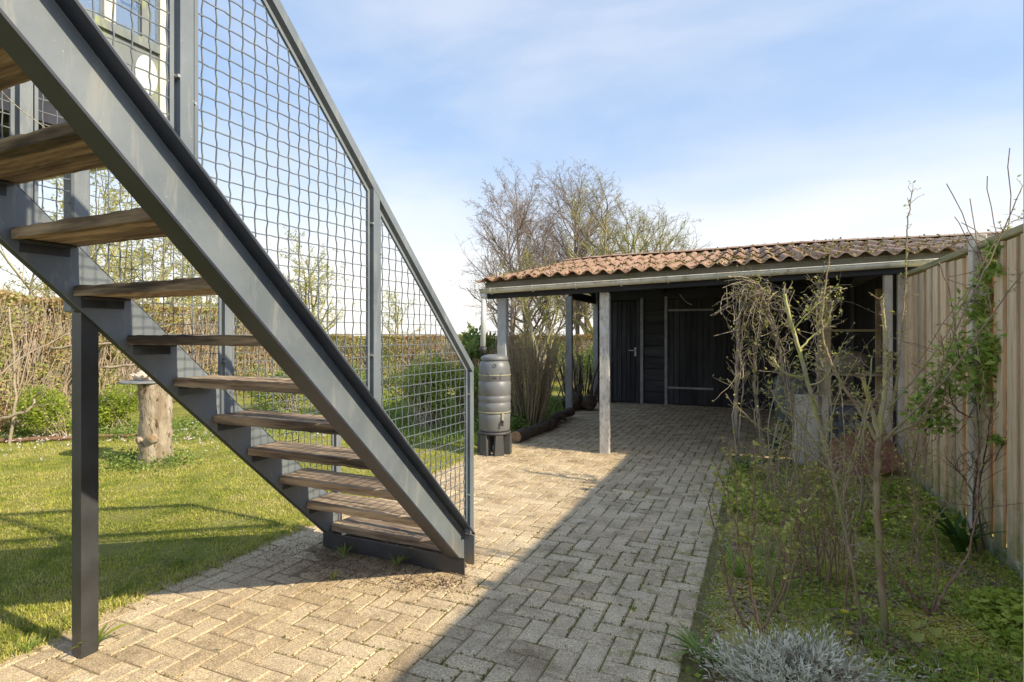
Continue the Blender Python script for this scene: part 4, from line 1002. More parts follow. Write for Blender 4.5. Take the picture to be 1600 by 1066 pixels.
tree('budding_tree', 'yellow green budding tree leaning over the hedge at the left edge', 'tree', tb(45, 9.6), 4.2, .07, PS, M_branch_far, lean=(.12, 0), buds=3, budm=M_leaf_bud, bsize=.055, group=lt, stems=3, spread=.3)
tree('budding_tree', 'budding tree visible through the mesh left of the stair middle', 'tree', tb(215, 12), 4.4, .07, PS, M_branch_far, buds=3, budm=M_leaf_bud, bsize=.06, group=lt, stems=2, spread=.25)
tree('budding_tree', 'thin budding tree between the treads and the near stringer', 'tree', tb(300, 14), 3.9, .06, PS, M_branch_far, buds=2, budm=M_leaf_bud, bsize=.06, group=lt, stems=2, spread=.2)
tree('budding_tree', 'round budding tree far off behind the large mesh panel', 'tree', tb(488, 27), 5.4, .12, PS, M_branch_far, buds=3, budm=M_leaf_bud, bsize=.09, group=lt, stems=2, spread=.15)
tree('budding_tree', 'small distant budding tree above the hedge behind the narrow mesh panel', 'tree', tb(625, 30), 3.7, .08, PS, M_branch_far, buds=2, budm=M_leaf_bud, bsize=.08, group=lt)

# ------------------------------------------------------------------ hedges
def hedge(name, label, pts, hgt, wid, n, m, size, zf_=None, group=None, twigs=900, twm=M_twig, bare=.0):
    t = thing(name, label, 'hedge', (pts[0][0], pts[0][1], 0), 0, group); o0_ = Vector((pts[0][0], pts[0][1], 0))
    Ls = [(Vector(b_[:2]) - Vector(a_[:2])).length for a_, b_ in zip(pts[:-1], pts[1:])]; tot = sum(Ls)
    def at(s_):
        for (a_, b_), l in zip(zip(pts[:-1], pts[1:]), Ls):
            if s_ <= l: return Vector(a_[:2]).lerp(Vector(b_[:2]), s_ / l), (Vector(b_[:2]) - Vector(a_[:2])).normalized()
            s_ -= l
        return Vector(pts[-1][:2]), (Vector(pts[-1][:2]) - Vector(pts[-2][:2])).normalized()
    pos = []; var = []
    while len(pos) < n:
        s_ = rng.random() * tot; c, d = at(s_); side = rng.choice((-1, 1)) * (wid / 2) * (1 - abs(rng.gauss(0, .25))); z = hgt * (1 - (rng.random() ** 1.2))
        if rng.random() < .28: z = hgt * (1 - abs(rng.gauss(0, .03))); side = rng.uniform(-1, 1) * wid / 2
        if nz(s_, z, 2.5, side) < -.28 + bare: continue
        q = Vector((c.x - d.y * side, c.y + d.x * side, z + .08 * nz(s_, 0, 1.5) * (z / hgt))) - o0_
        pos.append(tuple(q)); var.append(min(.999, max(0, .35 + .55 * nz(s_, z, .8, 5) + .25 * (nz(s_, z, 6, 1)) + rng.gauss(0, .22) + (.15 if z < hgt * .5 else 0))))
    tag(link('foliage', leaves_mesh('foliage', np.array(pos), size, m, up=.1, aspect=.6, var=np.array(var)), None, t), kind='stuff')
    mb = MB()
    for _ in range(twigs):
        s_ = rng.random() * tot; c, d = at(s_); side = rng.uniform(-.45, .45) * wid; q = Vector((c.x - d.y * side, c.y + d.x * side, rng.uniform(0, hgt * .7))) - o0_
        e = q + Vector((rng.gauss(0, .18), rng.gauss(0, .18), rng.uniform(.2, .55) * hgt)); e.z = min(e.z, hgt * 1.06)
        mb.tube([q, q.lerp(e, .5) + Vector((rng.gauss(0, .03), rng.gauss(0, .03), 0)), e], [.008, .006, .003], 3, cap=False)
    tag(mb.build('twigs', twm, t), kind='stuff'); return t
A_ = [tb(-60, 7.6), tb(60, 9.2), tb(220, 11.5), tb(420, 14.5)]
hedge('beech_hedge', 'tall brown leaved hedge along the left side of the lawn', A_, 1.98, .8, 42000, M_leaf_beech, .05, bare=.24, twigs=4200)
B_ = [tb(380, 15), tb(620, 16), tb(960, 18)]
hedge('beech_hedge', 'clipped brown and green hedge closing the garden behind the mesh railing', B_, 1.38, .8, 38000, M_leaf_beech, .055, bare=.16, twigs=3000)
# ------------------------------------------------------------------ shrubs
def shrub(name, label, cat, base, rad, hgt, n, m, size, stems=14, sm_=M_twig, group=None, aspect=.5, shell=.55, up=.35, squash=1.0, lowcut=.05, seed=0):
    t = thing(name, label, cat, (base[0], base[1], 0), 0, group); pos = []; var = []
    lob = [(rng.gauss(0, rad * .45), rng.gauss(0, rad * .45), hgt * rng.uniform(.35, .72), rad * rng.uniform(.35, .6)) for _ in range(9)]
    while len(pos) < n:
        lx, ly, lz, lr = rng.choice(lob); v = Vector((rng.gauss(0, 1), rng.gauss(0, 1), rng.gauss(0, 1))).normalized() * lr * (rng.random() ** (shell * .6))
        p = Vector((lx, ly, lz)) + v
        if p.z < lowcut or p.z > hgt: continue
        if nz(p.x + seed, p.y + p.z * 1.3, 5, seed) < -.22: continue
        pos.append(tuple(p)); var.append(min(.999, max(0, .45 + .5 * nz(p.x, p.y + p.z, 4, 7 + seed) + rng.gauss(0, .22))))
    tag(link('foliage', leaves_mesh('foliage', np.array(pos), size, m, up=up, aspect=aspect, var=np.array(var)), None, t), kind='stuff')
    mb = MB()
    for _ in range(stems):
        l = rng.choice(lob); e = Vector((l[0], l[1], l[2])) + Vector((rng.gauss(0, l[3] * .6), rng.gauss(0, l[3] * .6), l[3] * .8)); q = Vector((rng.gauss(0, rad * .15), rng.gauss(0, rad * .15), -.02))
        mb.tube(wiggle_path([q, q.lerp(e, .5) + Vector((0, 0, .05)), e], 3, .008), [.010 - .0011 * k for k in range(7)], 4, cap=False)
    mb.build('stems', sm_, t); return t
def gb(px, D): return c2w((px - 800) / F * D, D)
sg = 'green shrubs round the lawn'
shrub('green_shrub', 'large bright green shrub behind the narrow mesh panel of the railing', 'shrub', gb(672, 8.4), .62, 1.22, 9000, M_leaf_green, .042, 60, group=sg)
shrub('green_shrub', 'smaller bright green shrub left of the rain barrel', 'shrub', gb(726, 8.9), .42, 1.05, 4500, M_leaf_green, .042, 40, group=sg)
shrub('green_shrub', 'low bright green shrub left of the black support post', 'shrub', gb(88, 7.9), .48, .72, 6000, M_leaf_green, .035, 30, group=sg)
shrub('green_shrub', 'low bright green shrub between support post and tree stump', 'shrub', gb(178, 8.3), .45, .70, 5500, M_leaf_green, .035, 30, group=sg)
shrub('green_shrub', 'loose green shrub behind the lower treads', 'shrub', gb(452, 10.5), .7, .85, 5500, M_leaf_mid, .045, 40, group=sg)
shrub('green_shrub', 'pale green shrub behind the far railing mesh', 'shrub', gb(545, 10.2), .55, .9, 4500, M_leaf_mid, .045, 40, group=sg)
shrub('laurel_shrub', 'upright laurel with big leaves showing above the railing end', 'shrub', gb(738, 9.6), .33, 1.92, 1500, M_leaf_mid, .10, 24, group=sg, aspect=.4)
shrub('green_shrub', 'ivy green bush behind the carport seen left of the black wall', 'shrub', gb(915, 14.5), .8, 1.35, 5000, M_leaf_mid, .06, 30, group=sg)
# clumps of upright stems
def stem_clump(name, label, base, n, hgt, rad, r, m, tw, fan=.35, budm=None):
    t = thing(name, label, 'shrub', (base[0], base[1], 0)); mb = MB(); tips = []; mb2 = MB(); pos = []
    for _ in range(n):
        a = rng.uniform(0, 6.28); rr = rad * math.sqrt(rng.random()); q = Vector((rr * math.cos(a), rr * math.sin(a), -.02)); h_ = hgt * rng.uniform(.6, .95)
        d = Vector((math.cos(a) * fan * rr / rad + rng.gauss(0, .06), math.sin(a) * fan * rr / rad + rng.gauss(0, .06), 1)).normalized()
        pts = wiggle_path([q, q + d * h_ * .5 + Vector((rng.gauss(0, .02), rng.gauss(0, .02), 0)), q + d * h_], 3, .008); mb.tube(pts, [r * (1 - .09 * k) * rng.uniform(.9, 1.1) for k in range(len(pts))], 5, cap=False)
        for _ in range(tw):
            k = rng.randrange(2, len(pts) - 1); p = pts[k]; e = p + (d + Vector((rng.gauss(0, .3), rng.gauss(0, .3), .2))).normalized() * hgt * rng.uniform(.15, .38); e.z = min(e.z, hgt * 1.05)
            mb2.tube([p, p.lerp(e, .5) + Vector((rng.gauss(0, .015), rng.gauss(0, .015), 0)), e], [.004, .003, .0018], 3, cap=False)
            if budm: pos += [tuple(p.lerp(e, rng.uniform(.3, 1)) + Vector((rng.gauss(0, .01), rng.gauss(0, .01), 0))) for _ in range(2)]
    mb.build('stems', m, t, True); mb2.build('twigs', M_twig, t)
    if pos: tag(link('buds', leaves_mesh('buds', np.array(pos), .025, budm), None, t), kind='stuff')
stem_clump('stem_clump', 'dense clump of brown upright stems just right of the rain barrel', gb(826, 8.9), 95, 1.45, .26, .013, M_cane_br, 8, .32, M_leaf_bud)
stem_clump('stem_clump', 'darker sparse clump of cut stems beside the black shed wall', gb(906, 12.0), 34, 1.25, .30, .02, M_bark_log, 5, .3)
# ------------------------------------------------------------------ ground cover along the beds (left)
def cover(name, label, fn, n, m, size, zf_, kind='stuff', cat='plants', **k):
    pos = scatter(n, fn); pos = np.array([(x, y, zf_(x, y) + z) for x, y, z in pos])
    var = np.array([min(.999, max(0, .45 + .5 * nz(x, y, 3, 2) + rng.gauss(0, .22))) for x, y, z in pos])
    return tag(link(name, leaves_mesh(name, pos, size, m, var=var, **k), None), label, cat, kind='stuff')
def cov_left():
    px = rng.uniform(-40, 700); D = rng.gauss(8.3, .45) if px < 420 else rng.gauss(9.0, .7); p = gb(px, D)
    if nz(p.x, p.y, 1.7, 3) < -.1 or D < 7.3: return None
    return (p.x, p.y, abs(rng.gauss(0, .06)) + .01)
cover('ground_cover', 'strip of low weeds and ground cover along the far edge of the lawn', cov_left, 14000, M_leaf_mid, .035, lambda x, y: .0)
def cov_carport():
    t = rng.random(); a = gb(792, 7.6); b_ = gb(890, 10.9); c = a.lerp(b_, t); w_ = abs(rng.gauss(0, .35)); p = Vector((c.x - .08 - w_, c.y + w_ * .3, 0))
    if nz(p.x, p.y, 2, 6) < -.25: return None
    return (p.x, p.y, abs(rng.gauss(0, .09)) + .02)
cover('leafy_ground_cover', 'fresh green leafy ground cover behind the fallen log', cov_carport, 6500, M_leaf_mid, .05, lambda x, y: .0)
bp_ = scatter(9000, lambda: (lambda p: (p.x, p.y, -.01))(gb(rng.uniform(560, 880), rng.uniform(7.2, 12.5))) if True else None)
bp_ = bp_[bp_[:, 0] < -3.0]
tag(link('rough_grass', blades_mesh('rough_grass', bp_, .14, M_grass2, .010, .7), None), 'longer fresh grass around the shrubs beyond the railing', 'grass', kind='stuff')
dp = scatter(260, lambda: (lambda p: (p.x, p.y, rng.uniform(.03, .09)) if p.x < -3.1 else None)(gb(rng.choice((rng.gauss(315, 40), rng.gauss(60, 60), rng.uniform(0, 600))), rng.gauss(7.6, .5))))
tag(link('white_flowers', leaves_mesh('white_flowers', np.repeat(dp, 4, 0) + nrg.normal(0, .007, (len(dp) * 4, 3)), .02, M_flower_w, aspect=.8), None), 'scattered tiny white blossoms at the far edge of the lawn', 'flowers', kind='stuff')
# fallen branch at the back of the lawn and pruned sticks at left
b = MB(); q = [gb(-20, 7.35), gb(90, 7.5), gb(200, 7.8), gb(236, 8.0)]; q = [Vector((p.x, p.y, .035)) for p in q]; pp_ = wiggle_path(q, 6, .012); b.tube(pp_, [.03 - .0008 * k for k in range(len(pp_))], 7, rough=.3)
b.build('fallen_branch', mat('red_brown_bark', (.16, .085, .05), (.27, .16, .10), 12, rough=.9, bump=.5), None, True, 'long thin reddish branch lying along the back of the lawn', 'branch')
sticks = [([(15, 700, 7.3), (25, 600, 7.4), (14, 480, 7.5)], .02, 'upright pale dead stick near the left edge of the photo'), ([(-10, 660, 7.2), (45, 640, 7.25), (52, 622, 7.3)], .022, 'cut pale stick slanting up at the far left'),
          ([(80, 545, 7.6), (150, 538, 7.6), (260, 535, 7.9)], .018, 'bare horizontal branch crossing behind the black support post'), ([(160, 575, 7.7), (215, 570, 7.8), (265, 565, 8.0)], .02, 'thick bare branch above the stump reaching right'),
          ([(-10, 600, 7.0), (30, 560, 7.2), (110, 520, 7.6)], .012, 'thin twig arching up from the left edge')]
for pts, r, lab in sticks:
    b = MB(); w_ = wiggle_path([P(*p) for p in pts], 6, .012); b.tube(w_, [r * (1 - .5 * k / len(w_)) for k in range(len(w_))], 6)
    for _ in range(7):
        k = rng.randrange(2, len(w_)); p = w_[k]; e = p + Vector((rng.gauss(0, .15), rng.gauss(0, .15), rng.uniform(-.1, .3))); b.tube([p, p.lerp(e, .5) + Vector((.02, 0, .01)), e], [.006, .004, .002], 4)
    b.build('dead_branch', M_twig, None, True, lab, 'branch', 'dead branches at the left edge')
# weeds round the stump
def stp():
    a = rng.uniform(0, 6.28); r = .15 + abs(rng.gauss(0, .18)); return (sc_.x + r * math.cos(a) * 1.4, sc_.y + r * math.sin(a) - .1, abs(rng.gauss(0, .05)) + .01)
cover('weeds', 'ring of soft weeds growing round the foot of the tree stump', stp, 1500, M_leaf_mid, .035, lambda x, y: 0.)

# ================================================================== the bed on the right
def cane_plant(name, label, cat, stems, m, group=None, twig=.0, twm=None, budm=None, bsize=.02, twl=.12, bud_n=2, thorns=0, base=None, amp=.002, m0=None, m0i=(0,)):
    """stems: list of (control points [(px,py,D)...], r0, r1); the first stem's foot is the plant's foot"""
    f = P(*stems[0][0][0]); base = base or Vector((f.x, f.y, 0)); t = thing(name, label, cat, base, 0, group); pos = []
    for si, (cps, r0, r1) in enumerate(stems):
        w_ = [p - base for p in wiggle_path([P(*c) for c in cps], 7, amp)]; n = len(w_); rr = [r0 + (r1 - r0) * k / (n - 1) for k in range(n)]
        for k in range(2, n, 4): rr[k] *= 1.06          # nodes
        mb = MB(); mb.tube(w_, rr, 7 if r0 > .006 else 5, rough=.12); st_ = mb.build('stem', (m0 if (m0 and si in m0i) else m), t, True)
        mb = MB(); nt_ = int(n * twig)
        for _ in range(nt_):
            k = rng.randrange(max(1, n // 4), n); p = w_[k]; d = (w_[min(k + 1, n - 1)] - w_[k - 1]).normalized()
            e = p + (d * rng.uniform(.2, 1) + Vector((rng.gauss(0, .7), rng.gauss(0, .7), rng.uniform(-.2, .6)))).normalized() * twl * rng.uniform(.4, 1.5)
            q = p.lerp(e, .5) + Vector((rng.gauss(0, .01), rng.gauss(0, .01), rng.gauss(0, .01))); rt = max(.0014, min(rr[k] * .4, .0035)); mb.tube([p, q, e], [rt, rt * .8, rt * .5], 4)
            if budm:
                for _ in range(bud_n): x = p.lerp(e, rng.uniform(.4, 1.02)); pos.append((x.x + rng.gauss(0, .004), x.y + rng.gauss(0, .004), x.z + rng.gauss(0, .004)))
        for _ in range(int(thorns * n)):
            k = rng.randrange(1, n - 1); p = w_[k]; d = Vector((rng.gauss(0, 1), rng.gauss(0, 1), rng.gauss(0, .3))).normalized(); mb.tube([p + d * rr[k] * .8, p + d * (rr[k] + .009)], [.0022, .0006], 4)
        if mb.v: tag(mb.build('side_twigs', twm or m, st_), kind='stuff')
        if budm:
            for k in range(n // 3, n):
                if rng.random() < .5: pos.append(tuple(w_[k] + Vector((rng.gauss(0, .006), rng.gauss(0, .006), .004))))
    if pos: tag(link('buds', leaves_mesh('buds', np.array(pos), bsize, budm or M_leaf_bud, up=.6, aspect=.55), None, t), kind='stuff')
    return t
# rose with the thick green and brown canes, at the middle of the bed
D0 = 2.66
cane_plant('tall_shrub', 'tall leggy shrub with one thick brown trunk and yellow green upper canes', 'shrub', [
    ([(1384, 1002, D0), (1376, 900, D0), (1370, 800, D0), (1371, 735, D0), (1373, 680, D0)], .0165, .0125),
    ([(1373, 682, D0), (1380, 620, D0 + .03), (1386, 560, D0 + .05), (1381, 500, D0 + .06), (1377, 464, D0 + .06)], .0125, .0070),
    ([(1372, 684, D0), (1362, 640, D0), (1353, 610, D0 - .02), (1348, 585, D0 - .03)], .0100, .0085),
    ([(1371, 690, D0), (1345, 645, D0 + .06), (1318, 605, D0 + .1), (1296, 560, D0 + .12), (1284, 510, D0 + .14), (1292, 430, D0 + .16), (1302, 372, D0 + .16)], .0085, .0025),
    ([(1374, 684, D0), (1392, 640, D0 + .02), (1402, 590, D0 + .03), (1408, 530, D0 + .04), (1414, 440, D0 + .05), (1418, 360, D0 + .05), (1426, 296, D0 + .05)], .0080, .0020),
    ([(1377, 688, D0), (1408, 672, D0), (1440, 655, D0 - .02), (1462, 600, D0 - .05), (1500, 500, D0 - .1), (1552, 395, D0 - .12), (1598, 290, D0 - .15)], .0085, .0020),
    ([(1376, 694, D0), (1410, 660, D0 - .05), (1470, 600, D0 - .1), (1530, 520, D0 - .12), (1602, 420, D0 - .15)], .0060, .0022),
    ([(1386, 640, D0), (1430, 590, D0 + .05), (1480, 520, D0 + .05), (1560, 370, D0), (1600, 340, D0)], .0048, .0015),
    ([(1371, 760, D0), (1350, 700, D0 - .04), (1357, 640, D0 - .05), (1385, 600, D0 - .05), (1395, 560, D0)], .0050, .0025)],
    M_cane, twig=.75, twm=M_twig_red, budm=M_leaf_bud, bsize=.016, twl=.05, thorns=1.2, m0=M_cane_br, m0i=(0, 3, 4, 5, 6, 7, 8))
cane_plant('tall_shrub', 'slender dark shrub beside the thick trunked one leaning to the left', 'shrub', [
    ([(1349, 986, 2.72), (1335, 900, 2.74), (1318, 820, 2.78), (1306, 760, 2.82), (1296, 720, 2.86), (1276, 690, 2.9)], .0085, .0055),
    ([(1318, 822, 2.78), (1322, 760, 2.8), (1345, 690, 2.8), (1356, 620, 2.8)], .0050, .0025),
    ([(1300, 735, 2.84), (1250, 700, 2.95), (1190, 670, 3.05), (1148, 630, 3.1)], .0045, .0015),
    ([(1296, 720, 2.86), (1300, 660, 2.9), (1296, 600, 2.9), (1280, 560, 2.95)], .0040, .0018)],
    M_cane_br, twig=1.1, twm=M_twig, budm=M_leaf_bud, bsize=.016, twl=.10)
cane_plant('rose_bush', 'rose bush with a stout yellow green cane bending towards the gutter', 'shrub', [
    ([(1312, 800, 4.5), (1300, 740, 4.55), (1284, 680, 4.6), (1268, 620, 4.65), (1252, 560, 4.7), (1236, 505, 4.75), (1225, 460, 4.8)], .0210, .0150),
    ([(1258, 590, 4.68), (1232, 586, 4.7), (1215, 572, 4.72), (1207, 558, 4.72)], .0120, .0080),
    ([(1262, 603, 4.66), (1285, 595, 4.6), (1302, 570, 4.6), (1318, 535, 4.6)], .0080, .0035),
    ([(1248, 548, 4.7), (1270, 525, 4.75), (1292, 505, 4.75), (1302, 470, 4.75)], .0080, .0035),
    ([(1240, 515, 4.74), (1262, 490, 4.7), (1300, 455, 4.7)], .0060, .0030),
    ([(1296, 725, 4.55), (1250, 660, 4.5), (1222, 640, 4.5), (1205, 610, 4.5)], .0070, .0030),
    ([(1310, 790, 4.5), (1330, 720, 4.4), (1352, 640, 4.4), (1362, 560, 4.4)], .0090, .0045),
    ([(1305, 780, 4.5), (1290, 700, 4.3), (1310, 620, 4.25), (1340, 560, 4.25)], .0060, .0025)],
    M_cane, twig=1.2, twm=M_twig, budm=M_leaf_bud, bsize=.03, twl=.14, thorns=.6)
# vines at the carport front with tangled tops
DV_ = 6.25
def tangle(cx, cy, D, n, rx, rz, m, t, droop=True):
    mb = MB(); pos = []
    for _ in range(n):
        a = P(cx + rng.gauss(0, rx * .5), cy + rng.gauss(0, rz * .4), D + rng.gauss(0, .12)); b_ = P(cx + rng.gauss(0, rx), cy + rng.gauss(0, rz) + (rng.uniform(0, 60) if droop else 0), D + rng.gauss(0, .2))
        mm_ = a.lerp(b_, .5) + Vector((rng.gauss(0, .08), rng.gauss(0, .08), rng.gauss(.02, .1))); w_ = wiggle_path([a, mm_, b_], 5, .008); r = rng.choice((.0018, .0022, .003, .0042)); w_ = [p - t.location for p in w_]
        mb.tube(w_, [r] * len(w_), 4, cap=False)
        for _ in range(3): p = rng.choice(w_); pos.append(tuple(p + Vector((rng.gauss(0, .012), rng.gauss(0, .012), rng.gauss(0, .012)))))
    tag(mb.build('tangled_shoots', M_vine if m is None else m, t), kind='stuff'); return pos
vine_defs = [([(1152, 712, DV_), (1150, 650, DV_), (1151, 590, DV_), (1153, 530, DV_), (1158, 470, DV_), (1166, 432, DV_)], .030, .018, 'leftmost shaggy vine trunk twining up to the carport gutter'),
             ([(1192, 712, DV_), (1186, 660, DV_), (1179, 600, DV_), (1181, 545, DV_), (1188, 500, DV_), (1186, 450, DV_)], .026, .014, 'second shaggy vine trunk left of the concrete slab'),
             ([(1243, 730, DV_ - .1), (1240, 650, DV_ - .1), (1226, 600, DV_ - .1), (1216, 540, DV_ - .1), (1200, 490, DV_ - .1), (1180, 440, DV_ - .1)], .026, .018, 'vine trunk slanting left up to the tangle under the gutter'),
             ([(1284, 730, DV_ - .2), (1282, 640, DV_ - .2), (1278, 560, DV_ - .2), (1284, 500, DV_ - .2), (1278, 440, DV_ - .2)], .022, .016, 'rightmost vine trunk in front of the dark bay')]
for i, (cps, r0, r1, lab) in enumerate(vine_defs):
    base = P(*cps[0]); base.z = 0
    t = cane_plant('climbing_vine', lab, 'vine', [(cps, r0 * .8, r1 * .8)] + [([(c[0] + rng.gauss(0, 5), c[1], c[2] - .03) for c in cps], r0 * .3, r1 * .3) for _ in range(2)], M_vine, 'vines at the carport front', twig=.8, twm=M_vine, budm=M_leaf_bud, bsize=.035, twl=.22, base=base, amp=.005)
    cx, cy = cps[-1][0], cps[-1][1]
    pos = tangle(cx + 10, cy + 20, cps[-1][2] - .05, 40 if i in (0, 2) else 26, 34, 20, None, t)
    pos += tangle(cx - 5, cy + 110, cps[-1][2], 5, 30, 60, None, t)
    tag(link('young_leaves', leaves_mesh('young_leaves', np.array(pos), .035, M_leaf_bud, up=.4, aspect=.6), None, t), kind='stuff')
# twiggy low shrubs in front
cane_plant('young_shrub', 'young dark stemmed shrub with opening tip leaves beside the paving edge', 'shrub', [
    ([(1176, 998, 2.62), (1142, 931, 2.62), (1127, 861, 2.64), (1114, 818, 2.66), (1107, 783, 2.68)], .0062, .0022),
    ([(1192, 1000, 2.62), (1171, 904, 2.64), (1178, 818, 2.66), (1180, 744, 2.7), (1179, 701, 2.7)], .0065, .0030),
    ([(1171, 904, 2.64), (1153, 830, 2.66), (1136, 775, 2.68), (1120, 732, 2.7)], .0050, .0022),
    ([(1192, 984, 2.62), (1229, 911, 2.66), (1237, 837, 2.7), (1258, 795, 2.74), (1274, 763, 2.78)], .0055, .0020),
    ([(1195, 982, 2.62), (1226, 900, 2.6), (1222, 850, 2.6), (1190, 800, 2.6)], .0042, .0018),
    ([(1142, 931, 2.62), (1153, 825, 2.62), (1148, 740, 2.62)], .0042, .0026),
    ([(1178, 905, 2.64), (1168, 850, 2.6), (1174, 790, 2.6)], .0038, .0018)],
    M_twig_red, twig=.7, budm=M_leaf_bud, bsize=.032, twl=.06)
cane_plant('young_shrub', 'fan shaped bare shrub of dark red stems near the fence foot', 'shrub', [
    ([(1454, 966, 2.82), (1429, 931, 2.82), (1400, 892, 2.84), (1378, 858, 2.86), (1374, 847, 2.86)], .0070, .0030),
    ([(1454, 966, 2.82), (1441, 923, 2.84), (1430, 822, 2.88), (1431, 779, 2.9)], .0052, .0022),
    ([(1455, 962, 2.82), (1466, 900, 2.84), (1460, 826, 2.86), (1452, 794, 2.86)], .0060, .0025),
    ([(1456, 962, 2.82), (1479, 919, 2.84), (1511, 868, 2.88), (1526, 798, 2.9), (1530, 728, 2.9), (1519, 650, 2.9)], .0068, .0025),
    ([(1452, 960, 2.82), (1400, 900, 2.8), (1372, 862, 2.76)], .0045, .0022)],
    M_twig_red, twig=.4, budm=M_leaf_bud, bsize=.022, twl=.06)
cane_plant('trailing_shoot', 'single thin trailing shoot running level towards the fence', 'shrub', [([(1375, 803, 2.7), (1410, 790, 2.7), (1468, 785, 2.72), (1540, 792, 2.74), (1600, 786, 2.76)], .0036, .0016)], M_twig_red, twig=.3, budm=M_leaf_bud, bsize=.014, twl=.03, amp=.003)
# background brush between slab and fence
brush = []
for k in range(20):
    px = rng.uniform(1195, 1400); D = rng.uniform(4.2, 6.0); py = HZ + F * H / D; top = rng.uniform(560, 690); brush.append(([(px, py, D), (px + rng.gauss(0, 8), (py + top) / 2, D), (px + rng.gauss(0, 20), top, D)], rng.uniform(.004, .009), .003))
cane_plant('dry_stems', 'thicket of thin dry upright stems in front of the slab and crate', 'shrub', brush, M_twig, twig=.7, budm=M_leaf_bud, bsize=.028, twl=.14)
brush = []
for k in range(12):
    px = rng.uniform(1215, 1330); D = rng.uniform(3.0, 3.8); py = HZ + F * H / D; top = rng.uniform(700, 800); brush.append(([(px, py, D), (px + rng.gauss(0, 6), (py + top) / 2, D), (px + rng.gauss(0, 22), top, D)], rng.uniform(.003, .006), .002))
cane_plant('dry_stems', 'few short dark stems behind the yellow flowers', 'shrub', brush, M_twig_red, twig=.6, budm=M_leaf_bud, bsize=.02, twl=.09)
# evergreen climber on the fence
t = thing('climbing_plant', 'glossy leaved climber growing against the fence beside its concrete post', 'climber', (FX - .1, 4.4, 0)); o0_ = Vector((FX - .1, 4.4, 0))
for k in range(5):
    q = [Vector((FX - .10 - .03 * rng.random(), 4.6 + rng.gauss(0, .08), .0))]
    for j in range(7): q.append(Vector((FX - .10 - abs(rng.gauss(0, .05)), 4.55 + rng.gauss(0, .06) - .035 * j + (k - 3) * .018 * j, .25 * (j + 1) + rng.gauss(0, .04))))
    mb = MB(); w_ = [p - o0_ for p in wiggle_path(q[:5 + k % 4], 5, .008)]; mb.tube(w_, [.0045 - .00006 * i for i in range(len(w_))], 5); mb.build('stem', M_cane_br, t)
pos = []
cl = [(1535, 480, 3.75, .17), (1548, 545, 3.65, .22), (1500, 560, 3.9, .17), (1475, 600, 4.0, .15), (1540, 600, 3.7, .16), (1455, 620, 3.95, .13), (1565, 560, 3.6, .13), (1545, 430, 3.7, .09), (1440, 650, 4.0, .12), (1585, 420, 3.5, .05), (1568, 392, 3.55, .05), (1576, 690, 3.5, .035), (1470, 660, 3.9, .10)]
for (px, py, D, r) in cl:
    c = P(px, py, D) - o0_
    for _ in range(int(1050 * r)):
        v = Vector((rng.gauss(0, 1), rng.gauss(0, 1), rng.gauss(0, 1))).normalized() * r * rng.random() ** .5; p = c + v; p.x = min(p.x, .03 - .0 + (-.0)); pos.append(tuple(p))
tag(link('foliage', leaves_mesh('foliage', np.array(pos), .055, leafmat('climber_leaf', [(.10, .18, .04), (.24, .36, .06), (.40, .52, .10), (.52, .60, .18)], .35, .45), up=.1, aspect=.42), None, t), kind='stuff')
mb = MB()
for _ in range(46):
    c = P(*rng.choice(cl)[:3]) - o0_; e = c + Vector((-abs(rng.gauss(0, .2)), rng.gauss(0, .3), rng.gauss(0, .3))); m_ = c.lerp(e, .5) + Vector((0, rng.gauss(0, .05), rng.gauss(0, .05))); mb.tube(wiggle_path([c, m_, e], 3, .006), [.003] * 7, 4, cap=False)
mb.build('side_shoots', M_twig_red, t)
# dead twiggy strands down the post
cane_plant('dead_twigs', 'dark dead climbing stems hanging down the fence below the climber', 'twigs', [
    ([(1527, 870, 3.6), (1520, 790, 3.6), (1530, 700, 3.6), (1524, 620, 3.6)], .006, .003), ([(1538, 860, 3.6), (1528, 780, 3.62), (1543, 690, 3.6), (1552, 610, 3.6)], .006, .003),
    ([(1523, 655, 3.7), (1495, 640, 3.7), (1483, 610, 3.7), (1482, 580, 3.7)], .005, .003), ([(1510, 750, 3.6), (1496, 735, 3.6), (1482, 720, 3.6)], .004, .002), ([(1555, 720, 3.5), (1575, 670, 3.5), (1590, 600, 3.5)], .003, .002)],
    M_bark_log, twig=1.0, twl=.16, budm=None)
# silver lavender
t = thing('lavender_bush', 'silvery grey leaved lavender mound at the bottom of the bed', 'lavender', c2w((1262 - 800) / F * 2.16, 2.16))
pos = []; dirs = []
Vv = []; var = []
for _ in range(1250):
    a = rng.uniform(0, 6.28); el = rng.uniform(.12, 1.5); d = Vector((math.cos(a) * math.cos(el), math.sin(a) * math.cos(el), math.sin(el))); rad_ = Vector((d.x * .42, d.y * .30, d.z * .20)) * rng.uniform(.5, 1.15) * (1 + .6 * nz(math.cos(a) * 3, math.sin(a) * 3, 1.3, el * 2)); tip = rad_; st0 = tip * .72
    ax = (tip - st0).normalized() + Vector((0, 0, .35)); ax.normalize()
    for j in range(9):
        p = st0 + ax * (.075 * j / 8); ra = rng.uniform(0, 6.28); o_ = ax.orthogonal().normalized(); o_.rotate(Matrix.Rotation(ra, 3, ax)); ld = (o_ * .8 + ax * .75).normalized(); s__ = ld.cross(ax).normalized(); l = rng.uniform(.020, .034); wd = .0026
        for q in (p - s__ * wd, p + ld * l * .5 + s__ * wd * 1.2, p + ld * l, p + ld * l * .5 - s__ * wd * 1.2): Vv.append(tuple(q))
        var.append(rng.random() * .6 + .4 * d.z * rng.random())
tag(link('foliage', quads_mesh('foliage', np.array(Vv), 4, np.array(var), M_silver), None, t), kind='stuff')
mb = MB()
